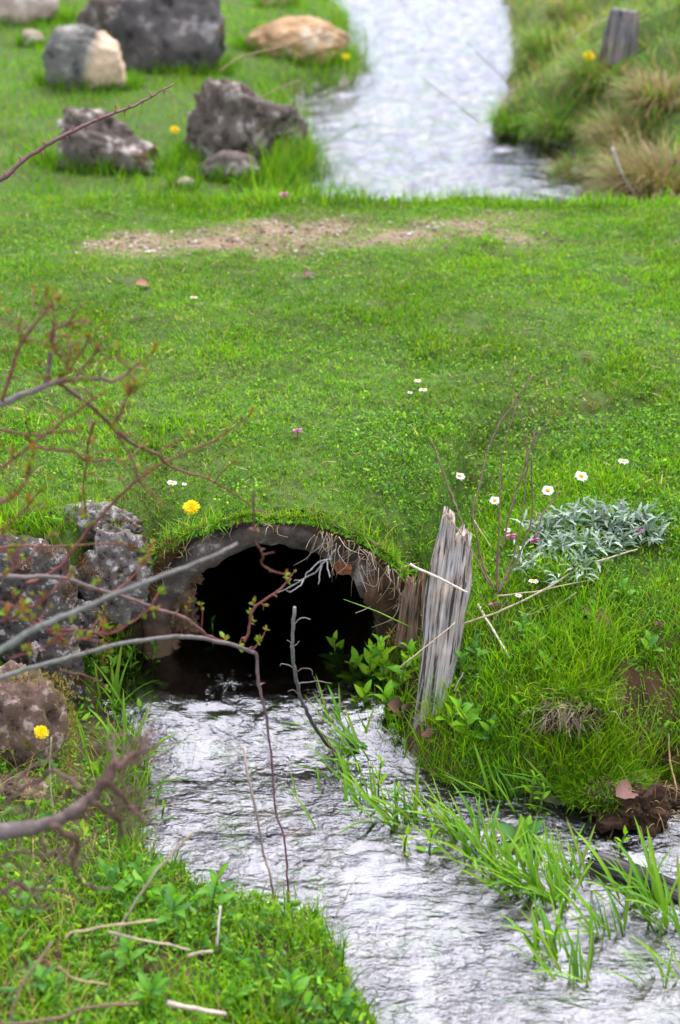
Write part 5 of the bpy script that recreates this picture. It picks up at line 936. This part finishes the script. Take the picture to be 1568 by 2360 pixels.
for p in P:
    l = rng.uniform(0.01, 0.035); q = p+np.array([0, -0.008, 0]); d = np.array([rng.normal(0, 0.5), rng.normal(-0.4, 0.2), rng.normal(-0.5, 0.4)]); d /= np.linalg.norm(d)
    tube(g, smooth_path([q, q+d*l*0.5+rng.normal(0, 0.004, 3), q+d*l], 3), [0.0008, 0.0004], 4, np.array([(0.38, 0.28, 0.14), (0.28, 0.16, 0.06)][rng.integers(2)]))
tag(link("hanging_roots", g.mesh("hanging_roots", M_STEM)), "tangle of dry roots and straw hanging at the pipe's right shoulder", "roots", kind='stuff')
RM = [(0.10, 0.045, 0.012), (0.07, 0.03, 0.01), (0.16, 0.08, 0.02)]; YMO = [(0.24, 0.20, 0.02), (0.16, 0.12, 0.02), (0.30, 0.26, 0.03), (0.12, 0.06, 0.02)]
moss_on([(303, 1264, 2.375, 7, 4), (190, 1302, 2.38, 8, 10), (218, 1325, 2.375, 14, 8), (255, 1205, 2.47, 30, 5), (115, 1268, 2.29, 30, 8), (55, 1300, 2.27, 14, 8), (275, 1150, 2.53, 30, 6), (160, 1360, 2.28, 10, 20), (365, 1290, 2.43, 6, 30), (390, 1255, 2.42, 12, 12)], "rust_moss", "rust brown moss tufts on the stacked stones beside the pipe", RM, 130, 0.010)
moss_on([(150, 1600, 2.02, 12, 16), (165, 1650, 2.01, 8, 20), (168, 1700, 2.0, 8, 25), (160, 1760, 1.99, 9, 25), (120, 1565, 2.04, 22, 10), (60, 1560, 2.05, 22, 8), (235, 1430, 2.30, 10, 30), (240, 1500, 2.28, 10, 30), (980, 1440, 2.33, 5, 20), (905, 1480, 2.36, 8, 20)], "yellow_moss", "golden yellow moss creeping over the edges of the left stones", YMO, 160, 0.009)
# torn turf with hanging straw on the right bank
c = on_ground(1315, 1655, lift=0.0); tt = empty("torn_turf", c, "torn overhanging turf with brown earth and hanging straw on right bank", "turf")
g = Geo(); rock_shape(g, (0.062, 0.035, 0.055), 411, 5, 0.5, (0.045, 0.026, 0.016), 2, 0.2); link("earth", g.mesh("earth", M_SOIL), tt, (0.004, -0.008, 0.0))
g = Geo()
for k in range(240):
    a = np.array([rng.normal(-0.012, 0.025), rng.uniform(-0.045, -0.01), rng.uniform(0.012, 0.055)]); d = np.array([rng.normal(-0.25, 0.8), rng.normal(-0.35, 0.3), rng.uniform(-1.2, -0.1)]); d /= np.linalg.norm(d); l = rng.uniform(0.012, 0.042)
    tube(g, smooth_path([a, a+np.array([d[0], d[1]*1.5, 0.15])*l*0.4, a+d*l], 3), [0.0007, 0.0004], 4, np.array([(0.42, 0.33, 0.21), (0.28, 0.19, 0.10), (0.5, 0.42, 0.30)][rng.integers(3)])*rng.uniform(0.7, 1.1))
tag(link("straw", g.mesh("straw", M_STEM), tt), kind='stuff')
n = 700; P = np.stack([rng.normal(0, 0.035, n), rng.normal(0.0, 0.016, n), rng.uniform(0.035, 0.055, n)], 1); g = Geo()
blades(g, P, rng.uniform(0.02, 0.05, n), rng.uniform(0.0014, 0.0026, n), rng.normal(-1.57, 0.9, n), rng.uniform(0.1, 1.2, n), rng.uniform(0.3, 1.8, n), pal(n, BK, [5, 4, 2, 1, 3]), 3); tag(link("grass", g.mesh("grass", M_LEAF), tt), kind='stuff')
# green hummock joined to the clod
c = on_z(1395, 1830, 0.0); hm = empty("turf_hummock", c, "small green grassy hummock at the water's edge left of the clod", "turf")
g = Geo(); rock_shape(g, (0.075, 0.05, 0.045), 421, 4, 0.3, (0.07, 0.045, 0.025), 2); link("earth", g.mesh("earth", M_SOIL), hm, (0, 0.01, -0.01))
n = 2600; P = rng.normal(size=(n, 3)); P[:, 2] = np.abs(P[:, 2]); P /= np.linalg.norm(P, axis=1)[:, None]; P = P*np.array([0.072, 0.05, 0.04])+np.array([0, 0.01, -0.01]); g = Geo()
blades(g, P, rng.uniform(0.012, 0.04, n), rng.uniform(0.0014, 0.0026, n), np.arctan2(P[:, 1]-0.01, P[:, 0])+rng.normal(0, 0.8, n), rng.uniform(0.1, 1.2, n), rng.uniform(0.1, 1.3, n), pal(n, BK, [5, 5, 2, 1, 0.5]), 3)
tag(link("grass", g.mesh("grass", M_LEAF), hm), kind='stuff')
# far bank: dry tussock, stalks and bare twigs
def tussock(p, r, h, n, label, cols, wts):
    a = rng.uniform(0, 6.28, n); rr = r*np.sqrt(rng.uniform(0, 1, n))*0.6; P = np.stack([rr*np.cos(a), rr*np.sin(a), np.zeros(n)-0.02], 1); g = Geo()
    blades(g, P, rng.uniform(0.6, 1.15, n)*h, rng.uniform(0.003, 0.006, n), a+rng.normal(0, 0.5, n), rng.uniform(0.05, 0.9, n), rng.uniform(0.8, 2.4, n), pal(n, cols, wts), 5)
    return tag(link("grass_tussock", g.mesh("grass_tussock", M_DRY), None, p), label, "tussock", "tussocks on the far right bank")
TC = [(0.37, 0.27, 0.13), (0.28, 0.19, 0.085), (0.18, 0.11, 0.05), MG]
for u, v, r, h, n, lb, w in [(1530, 450, 0.24, 0.26, 2200, "big drooping straw coloured tussock at right edge above the lawn", [4, 4, 2, 1.6]), (1450, 320, 0.18, 0.17, 900, "straw tussock on the slope behind the big drooping one", [3, 3, 1, 2]), (1380, 190, 0.16, 0.22, 900, "pale green tussock under the orange flower", [2, 2, 1, 5]), (1530, 230, 0.2, 0.18, 1000, "brownish tussock at right edge below the fence post", [4, 3, 2, 2]), (1300, 300, 0.14, 0.17, 800, "green waterside tussock at the bend of right shore", [1, 1, 1, 6]), (1180, 290, 0.10, 0.15, 500, "green tussock jutting into the stream from right bank", [0.5, 0.5, 0.5, 7]), (1330, 410, 0.10, 0.14, 500, "dark tussock where right bank meets the lawn edge", [1, 1, 3, 4]), (1260, 120, 0.15, 0.2, 700, "leafy green tussock on the upper right shore", [1, 1, 1, 6]), (1320, 40, 0.18, 0.2, 700, "mixed tussock at the top of right bank", [3, 2, 1, 4])]:
    tussock(on_ground(u, v, 4.6), r, h, n, lb, TC, w)
GFS = "bare stalks leaning from the far right bank"
straw([(1105, 282), (1040, 232), (974, 180)], "thin bare stalk pointing left over the upper stream", 0.0032, (0.30, 0.26, 0.2), [6.3, 6.2], group=GFS)
straw([(1225, 240), (1134, 155), (1074, 95)], "second thin bare stalk above the first over the upper stream", 0.0034, (0.28, 0.24, 0.18), [6.9, 6.9], group=GFS)
straw([(1411, 340), (1434, 400), (1476, 468)], "grey stick leaning on the right bank beside the dry tussock", 0.0065, (0.33, 0.29, 0.26), [5.0, 4.9], group=GFS)
straw([(1310, 100), (1374, 55), (1440, 32), (1484, 40), (1560, 50)], "arching pale branch in front of the fence post", 0.0045, (0.40, 0.32, 0.22), [6.6, 6.7], group=GFS)
straw([(1300, 60), (1350, 110), (1400, 180)], "dark twig crossing behind the orange flower on right bank", 0.0035, (0.2, 0.13, 0.08), [6.7, 6.6], group=GFS)
straw([(1455, 95), (1510, 160), (1560, 260)], "brown branch sloping down right of the fence post", 0.0045, (0.26, 0.18, 0.11), [6.4, 6.2], group=GFS)
straw([(1380, 160), (1460, 150), (1530, 170)], "thin brown twig lying across the right bank below the post", 0.0035, (0.26, 0.19, 0.12), [6.5, 6.5], group=GFS)
straw([(505, 165), (560, 130), (640, 110), (750, 75)], "bare brown twig arching in front of the tan boulder", 0.004, (0.3, 0.2, 0.1), [5.6, 5.7])
straw([(580, 240), (640, 205), (690, 185)], "bare twig on the grass by the stream above the craggy boulder", 0.004, (0.25, 0.17, 0.1), [5.9, 6.0])
# ------------------------------------------------------------------ splashing drops in the pool
dm, N_, L_, out_ = mat("water_drop"); p_ = nd(N_, "ShaderNodeBsdfPrincipled", Roughness=0.02, IOR=1.33); p_.inputs['Transmission Weight'].default_value = 1.0; L_.new(p_.outputs[0], out_.inputs[0])
g = Geo(); D_, T_ = ico(2)
for k in range(34):
    u, v = [(545, 1560), (530, 1572), (510, 1580), (485, 1600), (500, 1565)][rng.integers(5)]; p = on_z(u+rng.normal(0, 12), v+rng.normal(0, 12), ZWN+0.03+rng.uniform(0, 0.015)); g.add(D_*rng.uniform(0.0015, 0.005)+np.array(p), T_)
tag(link("water_drops", g.mesh("water_drops", dm)), "clear drops splashing up in the outlet pool", "water drops", kind='stuff')
# pebbles on the bed of the outlet pool
g = Geo(); D_, T_ = ico(2)
for k in range(420):
    x_, y_ = rng.uniform(-0.36, 0.30), rng.uniform(1.75, 2.44)
    if poly_sd([x_], [y_], W_NEAR)[0] > -0.01: continue
    r_ = rng.uniform(0.005, 0.02); g.add(D_*r_*rng.uniform(0.7, 1.2, 3)*np.array([1, 1, 0.55])+np.array([x_, y_, ground_at(x_, y_)+r_*0.1]), T_, None, np.array([(0.20, 0.18, 0.15), (0.13, 0.11, 0.08), (0.30, 0.28, 0.25), (0.12, 0.16, 0.05)][rng.integers(4)])*rng.uniform(0.7, 1.2))
tag(link("bed_pebbles", g.mesh("bed_pebbles", M_SOIL)), "pebbles on the bed of the clear outlet pool", "pebbles", kind='stuff')
# fine roots bristling from the main clod
ck = [o for o in bpy.data.objects if o.name.startswith("earth_clod")][0]; g = Geo()
for k in range(120):
    d = rng.normal(size=3); d /= np.linalg.norm(d); a = d*np.array([0.062, 0.044, 0.042]); l = rng.uniform(0.008, 0.03); e = d+rng.normal(0, 0.7, 3)
    tube(g, smooth_path([a, a+e*l*0.5, a+e*l+np.array([0, 0, -l*0.5])], 3), [0.0006, 0.0003], 4, np.array([(0.30, 0.20, 0.09), (0.18, 0.10, 0.05), (0.36, 0.30, 0.08)][rng.integers(3)]))
tag(link("root_fibres", g.mesh("root_fibres", M_STEM), ck), kind='stuff')
